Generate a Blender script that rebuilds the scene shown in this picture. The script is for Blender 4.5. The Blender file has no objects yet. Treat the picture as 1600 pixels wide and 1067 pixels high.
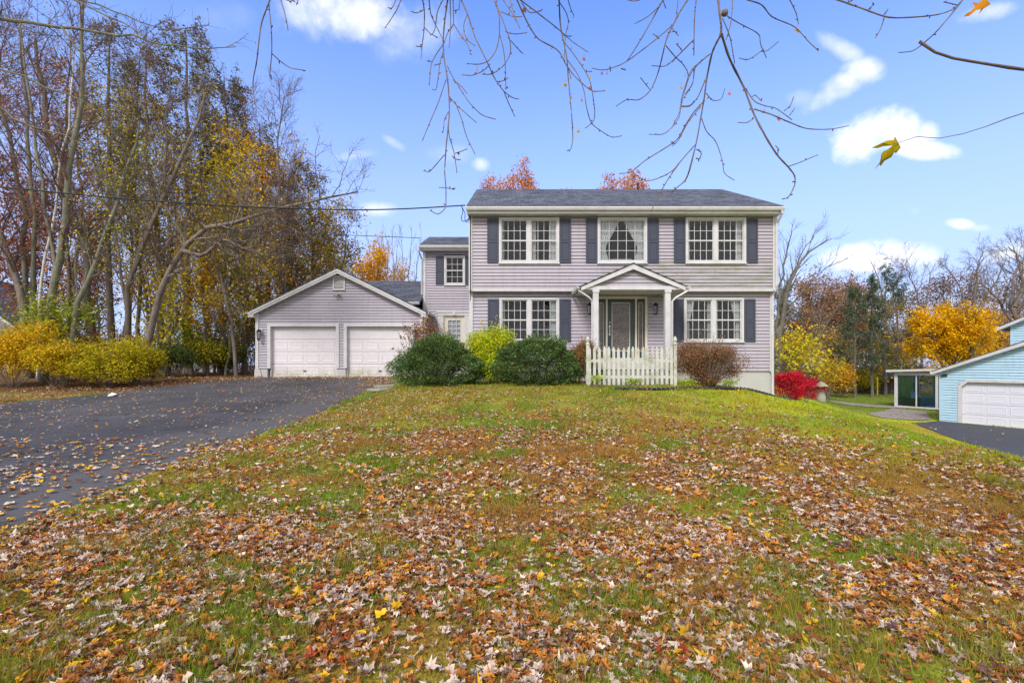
import bpy, math, random
import numpy as np
from mathutils import Vector, noise as mnoise

scene = bpy.context.scene
EXPO = 0.80; SUNE = 2.0
SKYTINT = (.80, 1.07, 1.62); HZC = (2.8, 3.25, 5.0); CLC = (5.9, 5.9, 6.0)
# x, y, half width, half height (photo pixels), shear, softness
CLOUDS = [(545, 12, 105, 56, -.1, 1.1), (645, 45, 75, 52, .2, .7), (330, 30, 60, 30, 0, .45), (558, 242, 38, 9, .1, .7), (613, 222, 20, 9, -.5, .7), (590, 327, 34, 13, 0, .9), (705, 240, 40, 16, 0, .5), (752, 257, 16, 12, 0, .9),
 (1318, 78, 44, 18, -.5, .8), (1350, 112, 34, 24, .1, 1.0), (1312, 138, 48, 24, .5, 1.0), (1258, 152, 28, 14, 0, .6), (1352, 212, 52, 40, .1, 1.7), (1400, 203, 58, 38, -.2, 1.7), (1430, 232, 70, 18, -.1, 1.5), (1450, 205, 22, 18, 0, 1.4), (1350, 402, 62, 23, -.05, 1.4), (1412, 396, 66, 23, -.1, 1.4), (1250, 436, 60, 18, 0, .6),
 (1500, 350, 26, 9, -.1, 1.1), (1530, 356, 22, 6, 0, .7), (1575, 394, 50, 16, .2, 1.0), (1530, 22, 50, 15, .2, .9), (1430, 330, 10, 7, 0, .5), (1330, 470, 220, 22, 0, .5), (1120, 60, 90, 20, .2, .25), (950, 200, 120, 24, .1, .22)]
COL = scene.collection
F, CX, HY, EYE = 750.0, 800.0, 570.0, 1.6      # lens of the photograph, metres

def P(x, y, d):
    return np.array([(x - CX) / F * d, d, EYE + (HY - y) / F * d])

# ------------------------------------------------------------------ helpers
class MB:
    """collects vertices and faces (and one colour per vertex) and links them as one mesh"""
    def __init__(s):
        s.v, s.f, s.c, s.n = [], [], [], 0
    def add(s, v, f, c=None):
        v = np.asarray(v, float).reshape(-1, 3); f = np.asarray(f, int)
        s.v.append(v); s.f.append(f + s.n); s.n += len(v)
        if c is None: c = (.5, .5, .5)
        c = np.asarray(c, float)
        if c.ndim == 1: c = np.tile(c, (len(v), 1))
        s.c.append(c)
        return s
    def box(s, x0, x1, y0, y1, z0, z1):
        v = [(x0,y0,z0),(x1,y0,z0),(x1,y1,z0),(x0,y1,z0),(x0,y0,z1),(x1,y0,z1),(x1,y1,z1),(x0,y1,z1)]
        return s.add(v, [(0,3,2,1),(4,5,6,7),(0,1,5,4),(1,2,6,5),(2,3,7,6),(3,0,4,7)])
    def fbox(s, o, u, n, u0, u1, z0, z1, n0, n1):
        """box in a wall's own frame: u along it, n outward"""
        o, u, n = map(np.array, (o, u, n)); v = []
        for z in (z0, z1):
            for a, b in ((u0, n0), (u1, n0), (u1, n1), (u0, n1)):
                v.append(o + u*a + n*b + np.array([0, 0, z]))
        return s.add(v, [(0,3,2,1),(4,5,6,7),(0,1,5,4),(1,2,6,5),(2,3,7,6),(3,0,4,7)])
    def quad(s, a, b, c, d): return s.add([a, b, c, d], [(0,1,2,3)])
    def prism(s, poly, ext):
        """closed polygon (3D points) swept by vector ext"""
        p = np.asarray(poly, float); k = len(p); e = np.asarray(ext, float)
        v = np.vstack([p, p + e]); s_ = s.n
        s.v.append(v); s.c.append(np.full((2*k, 3), .5)); s.n += 2*k
        s.f.append(np.array([list(range(k))[::-1]]) + s_); s.f.append(np.array([list(range(k, 2*k))]) + s_)
        s.f.append(np.array([(i, (i+1) % k, k + (i+1) % k, k + i) for i in range(k)]) + s_)
        return s
    def tubes(s, Pt, R, sides=5, c=None):
        """Pt (N,K,3) centre lines, R (N,K) radii"""
        Pt = np.asarray(Pt, float); R = np.asarray(R, float)
        if Pt.ndim == 2: Pt, R = Pt[None], R[None]
        N, K = Pt.shape[:2]
        T = np.gradient(Pt, axis=1); T /= np.linalg.norm(T, axis=2, keepdims=True) + 1e-9
        ref = np.where(np.abs(T[:, :1, 2:3]) > .9, np.array([1., 0, 0]), np.array([0, 0, 1.]))
        ref = np.repeat(ref, K, axis=1)
        A = np.cross(T, ref); A /= np.linalg.norm(A, axis=2, keepdims=True) + 1e-9
        B = np.cross(T, A)
        th = np.arange(sides) / sides * 2*np.pi
        V = Pt[:, :, None] + R[:, :, None, None] * (A[:, :, None] * np.cos(th)[None, None, :, None] + B[:, :, None] * np.sin(th)[None, None, :, None])
        idx = np.arange(N*K*sides).reshape(N, K, sides)
        a = idx[:, :-1]; b = idx[:, 1:]
        f = np.stack([a, np.roll(a, -1, 2), np.roll(b, -1, 2), b], -1).reshape(-1, 4)
        cc = None
        if c is not None:
            c = np.asarray(c, float)
            cc = c if c.ndim == 1 else np.repeat(c, K*sides, axis=0)
        return s.add(V.reshape(-1, 3), f, cc)
    def lathe(s, prof, loc, sides=16):
        p = np.array([[0, 0, z] for r, z in prof], float) + np.array(loc)
        th = np.arange(sides)/sides*2*np.pi; R = np.array([r for r, z in prof])
        V = p[:, None] + np.stack([R[:, None]*np.cos(th), R[:, None]*np.sin(th), np.zeros((len(R), sides))], -1)
        idx = np.arange(len(R)*sides).reshape(len(R), sides); a, b = idx[:-1], idx[1:]
        return s.add(V.reshape(-1, 3), np.stack([a, np.roll(a, -1, 1), np.roll(b, -1, 1), b], -1).reshape(-1, 4))
    def build(s, name, mat, parent=None, smooth=False):
        me = bpy.data.meshes.new(name)
        V = np.vstack(s.v).astype(np.float32)
        me.vertices.add(len(V)); me.vertices.foreach_set('co', V.ravel())
        li = np.concatenate([f.ravel() for f in s.f]).astype(np.int32)
        tot = np.concatenate([np.full(len(f), f.shape[1]) for f in s.f]).astype(np.int32)
        st = np.concatenate([[0], np.cumsum(tot)[:-1]]).astype(np.int32)
        me.loops.add(len(li)); me.loops.foreach_set('vertex_index', li)
        me.polygons.add(len(tot)); me.polygons.foreach_set('loop_start', st); me.polygons.foreach_set('loop_total', tot)
        me.polygons.foreach_set('use_smooth', np.full(len(tot), smooth))
        at = me.color_attributes.new('col', 'FLOAT_COLOR', 'POINT')
        C = np.ones((len(V), 4), np.float32); C[:, :3] = np.vstack(s.c); at.data.foreach_set('color', C.ravel())
        me.update(calc_edges=True); me.validate()
        me.materials.append(mat)
        o = bpy.data.objects.new(name, me); COL.objects.link(o)
        if parent is not None:
            o.parent = parent
            loc = Vector(parent.get('_wl', (0, 0, 0)))
            o.matrix_parent_inverse.identity()
            o.location = -loc
            o['_wl'] = (0.0, 0.0, 0.0)
        return o

def thing(name, label, cat, loc=(0, 0, 0), group=None):
    o = bpy.data.objects.new(name, None); COL.objects.link(o)
    o.location = [float(v) for v in loc]; o['_wl'] = [float(v) for v in loc]
    o['label'] = label; o['category'] = cat
    if group: o['group'] = group
    o.empty_display_size = .1
    return o
def tag(o, label, cat, group=None):
    o['label'] = label; o['category'] = cat
    if group: o['group'] = group
    return o
def setting(o, kind='structure', label=None, cat=None):
    o['kind'] = kind
    if label: o['label'] = label
    if cat: o['category'] = cat
    return o

# ------------------------------------------------------------------ noise, terrain
def _hash(ix, iy, seed):
    h = (ix * 374761393 + iy * 668265263 + seed * 362437) & 0xFFFFFFFF
    h = ((h ^ (h >> 13)) * 1274126177) & 0xFFFFFFFF
    return ((h ^ (h >> 16)) & 0xFFFF) / 65535.0
def vnoise(x, y, s, seed=0):
    x = np.asarray(x, float) / s; y = np.asarray(y, float) / s
    ix = np.floor(x).astype(np.int64); iy = np.floor(y).astype(np.int64)
    fx = x - ix; fy = y - iy; fx = fx*fx*(3-2*fx); fy = fy*fy*(3-2*fy)
    a = _hash(ix, iy, seed); b = _hash(ix+1, iy, seed); c = _hash(ix, iy+1, seed); d = _hash(ix+1, iy+1, seed)
    return (a*(1-fx)+b*fx)*(1-fy) + (c*(1-fx)+d*fx)*fy
def fbm(x, y, s, seed=0, o=3):
    r = 0; w = 0
    for k in range(o):
        r = r + vnoise(x, y, s/2**k, seed+k*17) * .5**k; w += .5**k
    return r / w
def sstep(a, b, x):
    t = np.clip((np.asarray(x, float)-a)/(b-a), 0, 1); return t*t*(3-2*t)

_bd = [-60, -10, 0, 4.5, 8.35, 9.7, 13.1, 15, 16.7, 18, 20.4, 25, 40, 60]
_bz = [-.3, -.05, 0, .02, .17, .23, .40, .56, .73, .88, 1.09, 1.13, 1.1, 1.1]
_fd = np.linspace(-60, 60, 481); _fz = np.interp(_fd, _bd, _bz)
for _ in range(3): _fz = np.convolve(np.pad(_fz, 3, mode='edge'), np.ones(7)/7, 'valid')
_md = [4, 7, 9, 11, 13, 14.3, 16.7, 19, 22]; _mz = [0, .02, .08, .25, .42, .48, .32, .1, 0]
_rx = [5.5, 7, 9, 10.5, 11.5, 13, 15, 18, 22]; _rz = [0, .03, .25, .68, 1.10, 1.62, 2.15, 2.5, 2.6]
_xx = np.linspace(5.5, 22, 133); _xz = np.interp(_xx, _rx, _rz)
for _ in range(2): _xz = np.convolve(np.pad(_xz, 3, mode='edge'), np.ones(7)/7, 'valid')
def G(x, y):
    x = np.asarray(x, float); y = np.asarray(y, float)
    z = np.interp(y, _fd, _fz)
    m = np.interp(y, _md, _mz) * sstep(-5.0, -2.6, x) * (1 - sstep(5.2, 10.5, x))
    z = z + m - np.interp(x - .52*np.clip(y-19, 0, 30), _xx, _xz)
    low = np.interp(y, [0, 20, 27, 32, 60], [-1.47, -1.47, -1.38, -1.22, -1.15])
    k = .12
    z = k*np.logaddexp(z/k, low/k)                    # soft floor: the neighbour's level yard
    z = z + (fbm(x, y, 2.2, 5) - .5)*.05*sstep(-4.9, -3.6, x)*(1 - sstep(15.5, 17, x))*(y < 19)
    return z
def g(x, y): return float(G(x, y))

# ------------------------------------------------------------------ materials
def newmat(name):
    m = bpy.data.materials.new(name); m.use_nodes = True
    nt = m.node_tree; b = nt.nodes['Principled BSDF']
    return m, nt, b
def N(nt, typ, **kw):
    n = nt.nodes.new(typ)
    for k, v in kw.items():
        if k.startswith('_'): setattr(n, k[1:], v)
        else:
            key = int(k[1:]) if k[0] == 'i' and k[1:].isdigit() else k.replace('_', ' ')
            n.inputs[key].default_value = v
    return n
def L(nt, a, b): nt.links.new(a, b)
def coords(nt, scale=(1, 1, 1)):
    t = N(nt, 'ShaderNodeTexCoord'); m = N(nt, 'ShaderNodeMapping'); m.inputs['Scale'].default_value = scale
    L(nt, t.outputs['Object'], m.inputs['Vector']); return m.outputs['Vector']
def noise_n(nt, vec, scale, detail=4, rough=.6):
    n = N(nt, 'ShaderNodeTexNoise', Scale=scale, Detail=detail, Roughness=rough); L(nt, vec, n.inputs['Vector']); return n.outputs['Fac']
def ramp(nt, fac, stops):
    r = N(nt, 'ShaderNodeValToRGB'); e = r.color_ramp.elements
    e[0].position, e[0].color = stops[0][0], (*stops[0][1], 1); e[1].position, e[1].color = stops[-1][0], (*stops[-1][1], 1)
    for p, c in stops[1:-1]:
        n = e.new(p); n.color = (*c, 1)
    L(nt, fac, r.inputs['Fac']); return r.outputs['Color']
def mix(nt, fac, a, b, mode='MIX'):
    m = N(nt, 'ShaderNodeMix', _data_type='RGBA', _blend_type=mode)
    for sock, v in ((m.inputs[0], fac), (m.inputs[6], a), (m.inputs[7], b)):
        if hasattr(v, 'type'): L(nt, v, sock)
        else: sock.default_value = (*v, 1) if isinstance(v, tuple) and len(v) == 3 else v
    return m.outputs[2]
def mth(nt, op, a, b=None, c=None, clamp=False):
    m = N(nt, 'ShaderNodeMath', _operation=op, _use_clamp=clamp)
    for i, v in enumerate((a, b, c)):
        if v is None: continue
        if hasattr(v, 'type'): L(nt, v, m.inputs[i])
        else: m.inputs[i].default_value = v
    return m.outputs[0]
def bump(nt, b, h, strength=.3, dist=.01):
    n = N(nt, 'ShaderNodeBump', Strength=strength, Distance=dist); L(nt, h, n.inputs['Height']); L(nt, n.outputs[0], b.inputs['Normal'])

def paint(name, c, rough=.5, dirt=.15, dirtc=(.30, .31, .22), sc=3):
    m, nt, b = newmat(name); v = coords(nt)
    n1 = noise_n(nt, v, sc, 5, .7); n2 = noise_n(nt, v, sc*9, 3)
    base = ramp(nt, n2, [(.3, tuple(x*.93 for x in c)), (.7, tuple(min(1, x*1.04) for x in c))])
    f = mth(nt, 'MULTIPLY', ramp(nt, n1, [(.45, (0, 0, 0)), (.75, (1, 1, 1))]), dirt)
    L(nt, mix(nt, f, base, dirtc), b.inputs['Base Color']); b.inputs['Roughness'].default_value = rough
    b.inputs['Specular IOR Level'].default_value = .35
    return m
def siding_mat(name, c, mould=None):
    m, nt, b = newmat(name); v = coords(nt)
    streak = noise_n(nt, coords(nt, (.6, .6, 9)), 1.3, 4, .6); fine = noise_n(nt, v, 40, 3)
    base = ramp(nt, streak, [(.3, tuple(x*.90 for x in c)), (.7, tuple(x*1.06 for x in c))])
    base = mix(nt, .12, base, ramp(nt, fine, [(.3, (.2, .2, .2)), (.7, (.8, .8, .8))]), 'OVERLAY')
    drip = noise_n(nt, coords(nt, (3.5, 3.5, .35)), 1.6, 4, .7)
    base = mix(nt, mth(nt, 'MULTIPLY', ramp(nt, drip, [(.52, (0, 0, 0)), (.8, (1, 1, 1))]), .35), base, (.20, .18, .17))
    if mould:
        # green mildew patch on the boards right of and above the porch
        t = N(nt, 'ShaderNodeTexCoord'); s = N(nt, 'ShaderNodeSeparateXYZ'); L(nt, t.outputs['Object'], s.inputs[0])
        def win(o, a0, a1, b0, b1):
            r1 = N(nt, 'ShaderNodeMapRange', _interpolation_type='SMOOTHSTEP'); r1.inputs[1].default_value = a0; r1.inputs[2].default_value = a1
            r2 = N(nt, 'ShaderNodeMapRange', _interpolation_type='SMOOTHSTEP'); r2.inputs[1].default_value = b0; r2.inputs[2].default_value = b1
            r2.inputs[3].default_value = 1; r2.inputs[4].default_value = 0
            L(nt, o, r1.inputs[0]); L(nt, o, r2.inputs[0]); return mth(nt, 'MULTIPLY', r1.outputs[0], r2.outputs[0])
        w = mth(nt, 'MULTIPLY', win(s.outputs['X'], *mould[0]), win(s.outputs['Z'], *mould[1]))
        nn = ramp(nt, noise_n(nt, coords(nt, (.9, .9, 5)), 1.6, 6, .75), [(.42, (0, 0, 0)), (.62, (1, 1, 1))])
        base = mix(nt, mth(nt, 'MULTIPLY', mth(nt, 'MULTIPLY', w, nn), .62), base, (.17, .18, .07))
    L(nt, base, b.inputs['Base Color']); b.inputs['Roughness'].default_value = .55
    b.inputs['Specular IOR Level'].default_value = .3
    return m
def shingle(name, swap=False, c=(.064, .067, .088)):
    m, nt, b = newmat(name)
    t = N(nt, 'ShaderNodeTexCoord'); s = N(nt, 'ShaderNodeSeparateXYZ'); L(nt, t.outputs['Object'], s.inputs[0])
    cb = N(nt, 'ShaderNodeCombineXYZ')
    L(nt, s.outputs['Y' if swap else 'X'], cb.inputs[0]); L(nt, mth(nt, 'MULTIPLY', s.outputs['X' if swap else 'Y'], 1.12), cb.inputs[1])
    br = N(nt, 'ShaderNodeTexBrick', Scale=1.0, Mortar_Size=.008, Brick_Width=.30, Row_Height=.14, Bias=0.0)
    br.inputs['Color1'].default_value = (.25, .25, .25, 1); br.inputs['Color2'].default_value = (.8, .8, .8, 1); br.inputs['Mortar'].default_value = (.05, .05, .05, 1)
    L(nt, cb.outputs[0], br.inputs['Vector'])
    n1 = noise_n(nt, cb.outputs[0], 120, 2); n2 = noise_n(nt, cb.outputs[0], .8, 4)
    col = ramp(nt, br.outputs['Color'], [(0, tuple(x*.3 for x in c)), (.3, tuple(x*.62 for x in c)), (.8, tuple(x*1.7 for x in c))])
    col = mix(nt, .6, col, ramp(nt, noise_n(nt, cb.outputs[0], 9, 3), [(.35, (.2, .2, .2)), (.65, (.85, .85, .85))]), 'OVERLAY')
    col = mix(nt, .5, col, ramp(nt, n1, [(.3, (.15, .15, .15)), (.7, (.85, .85, .85))]), 'OVERLAY')
    col = mix(nt, .35, col, ramp(nt, n2, [(.3, (.3, .3, .3)), (.7, (.7, .7, .7))]), 'OVERLAY')
    L(nt, col, b.inputs['Base Color']); b.inputs['Roughness'].default_value = .9
    bump(nt, b, br.outputs['Color'], .5, .012)
    return m
def leafmat(name, trans=.3, rough=.6):
    m, nt, b = newmat(name)
    a = N(nt, 'ShaderNodeAttribute', _attribute_name='col')
    d = N(nt, 'ShaderNodeBsdfDiffuse'); t = N(nt, 'ShaderNodeBsdfTranslucent'); mx = N(nt, 'ShaderNodeMixShader', Fac=trans)
    L(nt, a.outputs['Color'], d.inputs[0]); L(nt, a.outputs['Color'], t.inputs[0]); L(nt, d.outputs[0], mx.inputs[1]); L(nt, t.outputs[0], mx.inputs[2])
    L(nt, mx.outputs[0], nt.nodes['Material Output'].inputs[0]); nt.nodes.remove(b)
    return m
def bark(name, c, c2, moss=0):
    m, nt, b = newmat(name)
    n = noise_n(nt, coords(nt, (1, 1, .25)), 9, 5, .7)
    col = ramp(nt, n, [(.3, c), (.7, c2)])
    if moss: col = mix(nt, mth(nt, 'MULTIPLY', ramp(nt, noise_n(nt, coords(nt), 3, 4), [(.4, (0, 0, 0)), (.65, (1, 1, 1))]), moss), col, (.22, .25, .12))
    L(nt, col, b.inputs['Base Color']); b.inputs['Roughness'].default_value = .9
    b.inputs['Specular IOR Level'].default_value = .2
    bump(nt, b, n, .6, .02)
    return m
def glass_mat():
    m, nt, b = newmat('window_glass'); nt.nodes.remove(b)
    tr = N(nt, 'ShaderNodeBsdfTransparent', Color=(.86, .88, .90, 1)); gl = N(nt, 'ShaderNodeBsdfGlossy', Color=(1, 1, 1, 1), Roughness=.03)
    n = noise_n(nt, coords(nt), 1.7, 2); bp = N(nt, 'ShaderNodeBump', Strength=.15, Distance=.02); L(nt, n, bp.inputs['Height']); L(nt, bp.outputs[0], gl.inputs['Normal'])
    fr = N(nt, 'ShaderNodeFresnel', IOR=1.55); mx = N(nt, 'ShaderNodeMixShader')
    L(nt, mth(nt, 'MULTIPLY', fr.outputs[0], .42, clamp=True), mx.inputs[0]); L(nt, tr.outputs[0], mx.inputs[1]); L(nt, gl.outputs[0], mx.inputs[2])
    L(nt, mx.outputs[0], nt.nodes['Material Output'].inputs[0]); return m

M = {}
M['siding'] = siding_mat('mauve_vinyl_siding', (.378, .338, .390))
M['siding_up'] = siding_mat('weathered_mauve_siding', (.378, .338, .386), (((2.4, 4.2, 8.9, 9.2)), (4.1, 4.3, 5.1, 5.35)))
M['blue'] = siding_mat('light_blue_siding', (.39, .56, .69))
M['white'] = paint('white_trim_paint', (.56, .54, .56), .45, .5)
M['cream'] = paint('cream_door_paint', (.60, .54, .45), .45, .1)
M['gdoor'] = paint('white_garage_door_paint', (.66, .61, .64), .4, .35, (.5, .48, .36), 2)
_nt = M['gdoor'].node_tree; _b = _nt.nodes['Principled BSDF']; _src = _b.inputs['Base Color'].links[0].from_socket
_t = N(_nt, 'ShaderNodeTexCoord'); _s = N(_nt, 'ShaderNodeSeparateXYZ'); L(_nt, _t.outputs['Object'], _s.inputs[0])
_r = N(_nt, 'ShaderNodeMapRange', _interpolation_type='SMOOTHSTEP'); _r.inputs[1].default_value = 1.12; _r.inputs[2].default_value = 1.62; _r.inputs[3].default_value = 1; _r.inputs[4].default_value = 0
L(_nt, _s.outputs['Z'], _r.inputs[0])
_n = ramp(_nt, noise_n(_nt, coords(_nt, (1, 1, .6)), 3.2, 5, .75), [(.36, (0, 0, 0)), (.66, (1, 1, 1))])
L(_nt, mix(_nt, mth(_nt, 'MULTIPLY', mth(_nt, 'MULTIPLY', _r.outputs[0], _n), .85), _src, (.30, .29, .17)), _b.inputs['Base Color'])   # algae splash along the foot
M['wdoor'] = paint('clean_white_door_paint', (.64, .63, .70), .4, .05)
M['shutter'] = paint('slate_blue_shutter_paint', (.046, .052, .080), .6, .1, (.12, .12, .13))
M['teal'] = paint('dark_teal_door_paint', (.032, .050, .055), .35, .0)
M['concrete'] = paint('foundation_concrete', (.44, .43, .42), .9, .35, (.33, .30, .24), 1.5)
M['roof'] = shingle('slate_grey_shingles'); M['roof_side'] = shingle('slate_grey_shingles_side', True)
M['glass'] = glass_mat()
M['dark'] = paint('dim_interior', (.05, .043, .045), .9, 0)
M['black'] = paint('black_metal', (.018, .018, .02), .4, 0)
M['curtain'] = paint('white_curtain', (.72, .70, .66), .9, 0)
M['steel'] = paint('brushed_nickel', (.45, .43, .40), .3, 0); M['steel'].node_tree.nodes['Principled BSDF'].inputs['Metallic'].default_value = .8
M['picket'] = paint('mossy_white_picket_paint', (.52, .51, .46), .7, 1.0, (.25, .26, .13), 4.5)
M['leaf'] = leafmat('leaf', .35); M['litter'] = leafmat('dry_leaf', .12); M['grass'] = leafmat('grass_blade', .35)
M['barkg'] = bark('grey_bark', (.07, .058, .05), (.18, .155, .13), .25)
M['barkd'] = bark('dark_bark', (.09, .07, .06), (.23, .185, .155))
M['barkl'] = bark('pale_mossy_bark', (.085, .074, .06), (.21, .185, .15), .4)
M['birch'] = bark('birch_bark', (.30, .27, .24), (.72, .69, .64))
M['twig'] = bark('reddish_twig_bark', (.085, .05, .047), (.17, .115, .10))
M['hang'] = bark('grey_brown_twig_bark', (.10, .07, .065), (.20, .155, .14))
M['wood'] = paint('brown_shed_wood', (.13, .085, .065), .9, .3, (.06, .05, .04))
M['tarp'] = paint('grey_house_siding', (.24, .235, .23), .8, .2)
M['stone'] = paint('weathered_stone', (.34, .32, .27), .95, .5, (.16, .17, .12), 6)
M['tint'] = glass_mat(); M['tint'].name = 'tinted_glass'; M['tint'].node_tree.nodes['Transparent BSDF'].inputs[0].default_value = (.66, .80, .93, 1); [setattr(n_.inputs[1], 'default_value', .9) for n_ in M['tint'].node_tree.nodes if n_.type == 'MATH']
M['sunroom'] = paint('sunroom_interior', (.30, .42, .54), .8, 0)
M['thatch'] = paint('tan_roof_stone', (.36, .28, .19), .95, .4)
M['redpot'] = paint('red_flowers', (.55, .07, .03), .8, .2)
M['yellow'] = paint('yellow_pole_paint', (.60, .48, .03), .6, .1)
M['pool'] = paint('turquoise_plastic', (.03, .35, .50), .4, .1)
M['paper'] = paint('white_paper', (.8, .8, .8), .8, 0)
# ------------------------------------------------------------------ ground, driveways
def xR(d): return np.interp(d, [-20, 4.5, 8.35, 16.2, 17.2, 18, 20.3], [-5.3, -4.8, -4.9, -4.9, -4.75, -4.35, -3.9])
def xL(d): return np.interp(d, [-20, 9, 14, 17.9, 20, 20.3], [-13.2, -14.6, -14.9, -12.4, -10.95, -10.95])
def wob(d, s): return (fbm(d, d*0+s, .9, 31+s) - .5)*.34 + (fbm(d, d*0+s, .22, 71+s) - .5)*.12
def on_drive(x, y): return (x < xR(y) + wob(y, 1)) & (x > xL(y) + wob(y, 2)) & (y < 20.3)
ND = np.array([[22.2, 24.95], [31, 9.7], [26, 2], [17.4, 8.5], [16.2, 14.5], [18.0, 20], [19.6, 23.6]])   # neighbour's asphalt
def in_poly(x, y, poly):
    r = np.zeros(np.shape(x), bool); j = len(poly)-1
    for i in range(len(poly)):
        xi, yi = poly[i]; xj, yj = poly[j]
        r ^= ((yi > y) != (yj > y)) & (x < (xj-xi)*(y-yi)/(yj-yi+1e-12)+xi); j = i
    return r

def lawn_color(x, y):
    """colour of the turf itself: green, straw-brown patches, yellower on the right-hand slope"""
    n1 = fbm(x, y, 2.6, 1, 4); n2 = fbm(x, y, .7, 2, 3); n3 = fbm(x, y, 6, 3, 2)
    green = np.array([.155, .245, .018]); olive = np.array([.29, .275, .035]); brown = np.array([.37, .175, .045]); lime = np.array([.42, .48, .016])
    a = sstep(.36, .64, n1*.6 + n2*.4)[..., None]
    c = green*(1-a) + olive*a
    b = (sstep(.50, .68, n2*.55 + n3*.45)*.85)[..., None]
    c = c*(1-b) + brown*b
    r = (sstep(2.0, 8, x)*(sstep(4.5, 9, y))*(.35+.65*sstep(.35, .6, n1)))[..., None]*.85
    c = c*(1-r) + lime*r
    far = (sstep(24, 30, y)*(x > 9))[..., None]                  # neighbour's even green lawn
    c = c*(1-far) + np.array([.135, .20, .022])*far
    vg = ((y > 11)*(y < 17)*(x < -9))[..., None]*(.35+.65*sstep(.3, .6, n2))[..., None]
    c = c*(1-vg) + np.array([.24, .14, .05])*vg
    wood = (np.maximum(sstep(15.6, 16.6, y - .0*x)*(x < -9), sstep(44, 50, y)))[..., None]
    c = c*(1-wood) + np.array([.13, .075, .035])*wood
    return c
def leaf_density(x, y):
    cl = sstep(.36, .66, fbm(x, y, 1.3, 11, 3)*.55 + fbm(x, y, .45, 12, 2)*.45)
    d = 1.12 - .088*np.clip(y-4.5, 0, 99)*np.clip(1 + .09*(x-1), .5, 1.9)
    d = np.maximum(d, .20)
    edge = np.exp(-np.clip(x+4.9, 0, 99)/1.5)*1.15*(y < 20)
    d = np.maximum(d, edge)
    d = d*(1 - .75*sstep(4.5, 9, x)*sstep(4, 9, y))
    d = np.where((x < -9) & (y > 13), .6, d)
    d = np.where(y > 18, np.where(x < -9, .9, .05), d)
    return np.clip(d, .035, 1.1)*(.22+.98*cl)

def axis(vals): return np.unique(np.concatenate(vals))
gx = axis([np.linspace(-420, -60, 13), np.linspace(-60, -24, 19), np.arange(-24, 26.01, .25), np.linspace(26, 60, 18), np.linspace(60, 420, 13)])
gy = axis([np.linspace(-60, -6, 10), np.arange(-6, 26.01, .25), np.linspace(26, 60, 35), np.linspace(60, 600, 16)])
X, Y = np.meshgrid(gx, gy); Z = G(X, Y)
idx = np.arange(X.size).reshape(X.shape)
b = MB(); b.add(np.stack([X, Y, Z], -1).reshape(-1, 3), np.stack([idx[:-1, :-1], idx[:-1, 1:], idx[1:, 1:], idx[1:, :-1]], -1).reshape(-1, 4), lawn_color(X.ravel(), Y.ravel()))
m, nt, bs = newmat('turf_soil')
a = N(nt, 'ShaderNodeAttribute', _attribute_name='col'); v = coords(nt)
fine = noise_n(nt, v, 38, 4, .75); mid = noise_n(nt, v, 5, 4)
c = mix(nt, .75, a.outputs['Color'], ramp(nt, fine, [(.35, (.12, .12, .12)), (.65, (.85, .85, .85))]), 'OVERLAY')
c = mix(nt, mth(nt, 'MULTIPLY', ramp(nt, mid, [(.45, (0, 0, 0)), (.7, (1, 1, 1))]), .5), c, (.24, .11, .035))
L(nt, c, bs.inputs['Base Color']); bs.inputs['Roughness'].default_value = 1; bs.inputs['Specular IOR Level'].default_value = .1
bump(nt, bs, fine, .8, .03)
M['turf'] = m
setting(b.build('ground', m, smooth=True))

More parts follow.
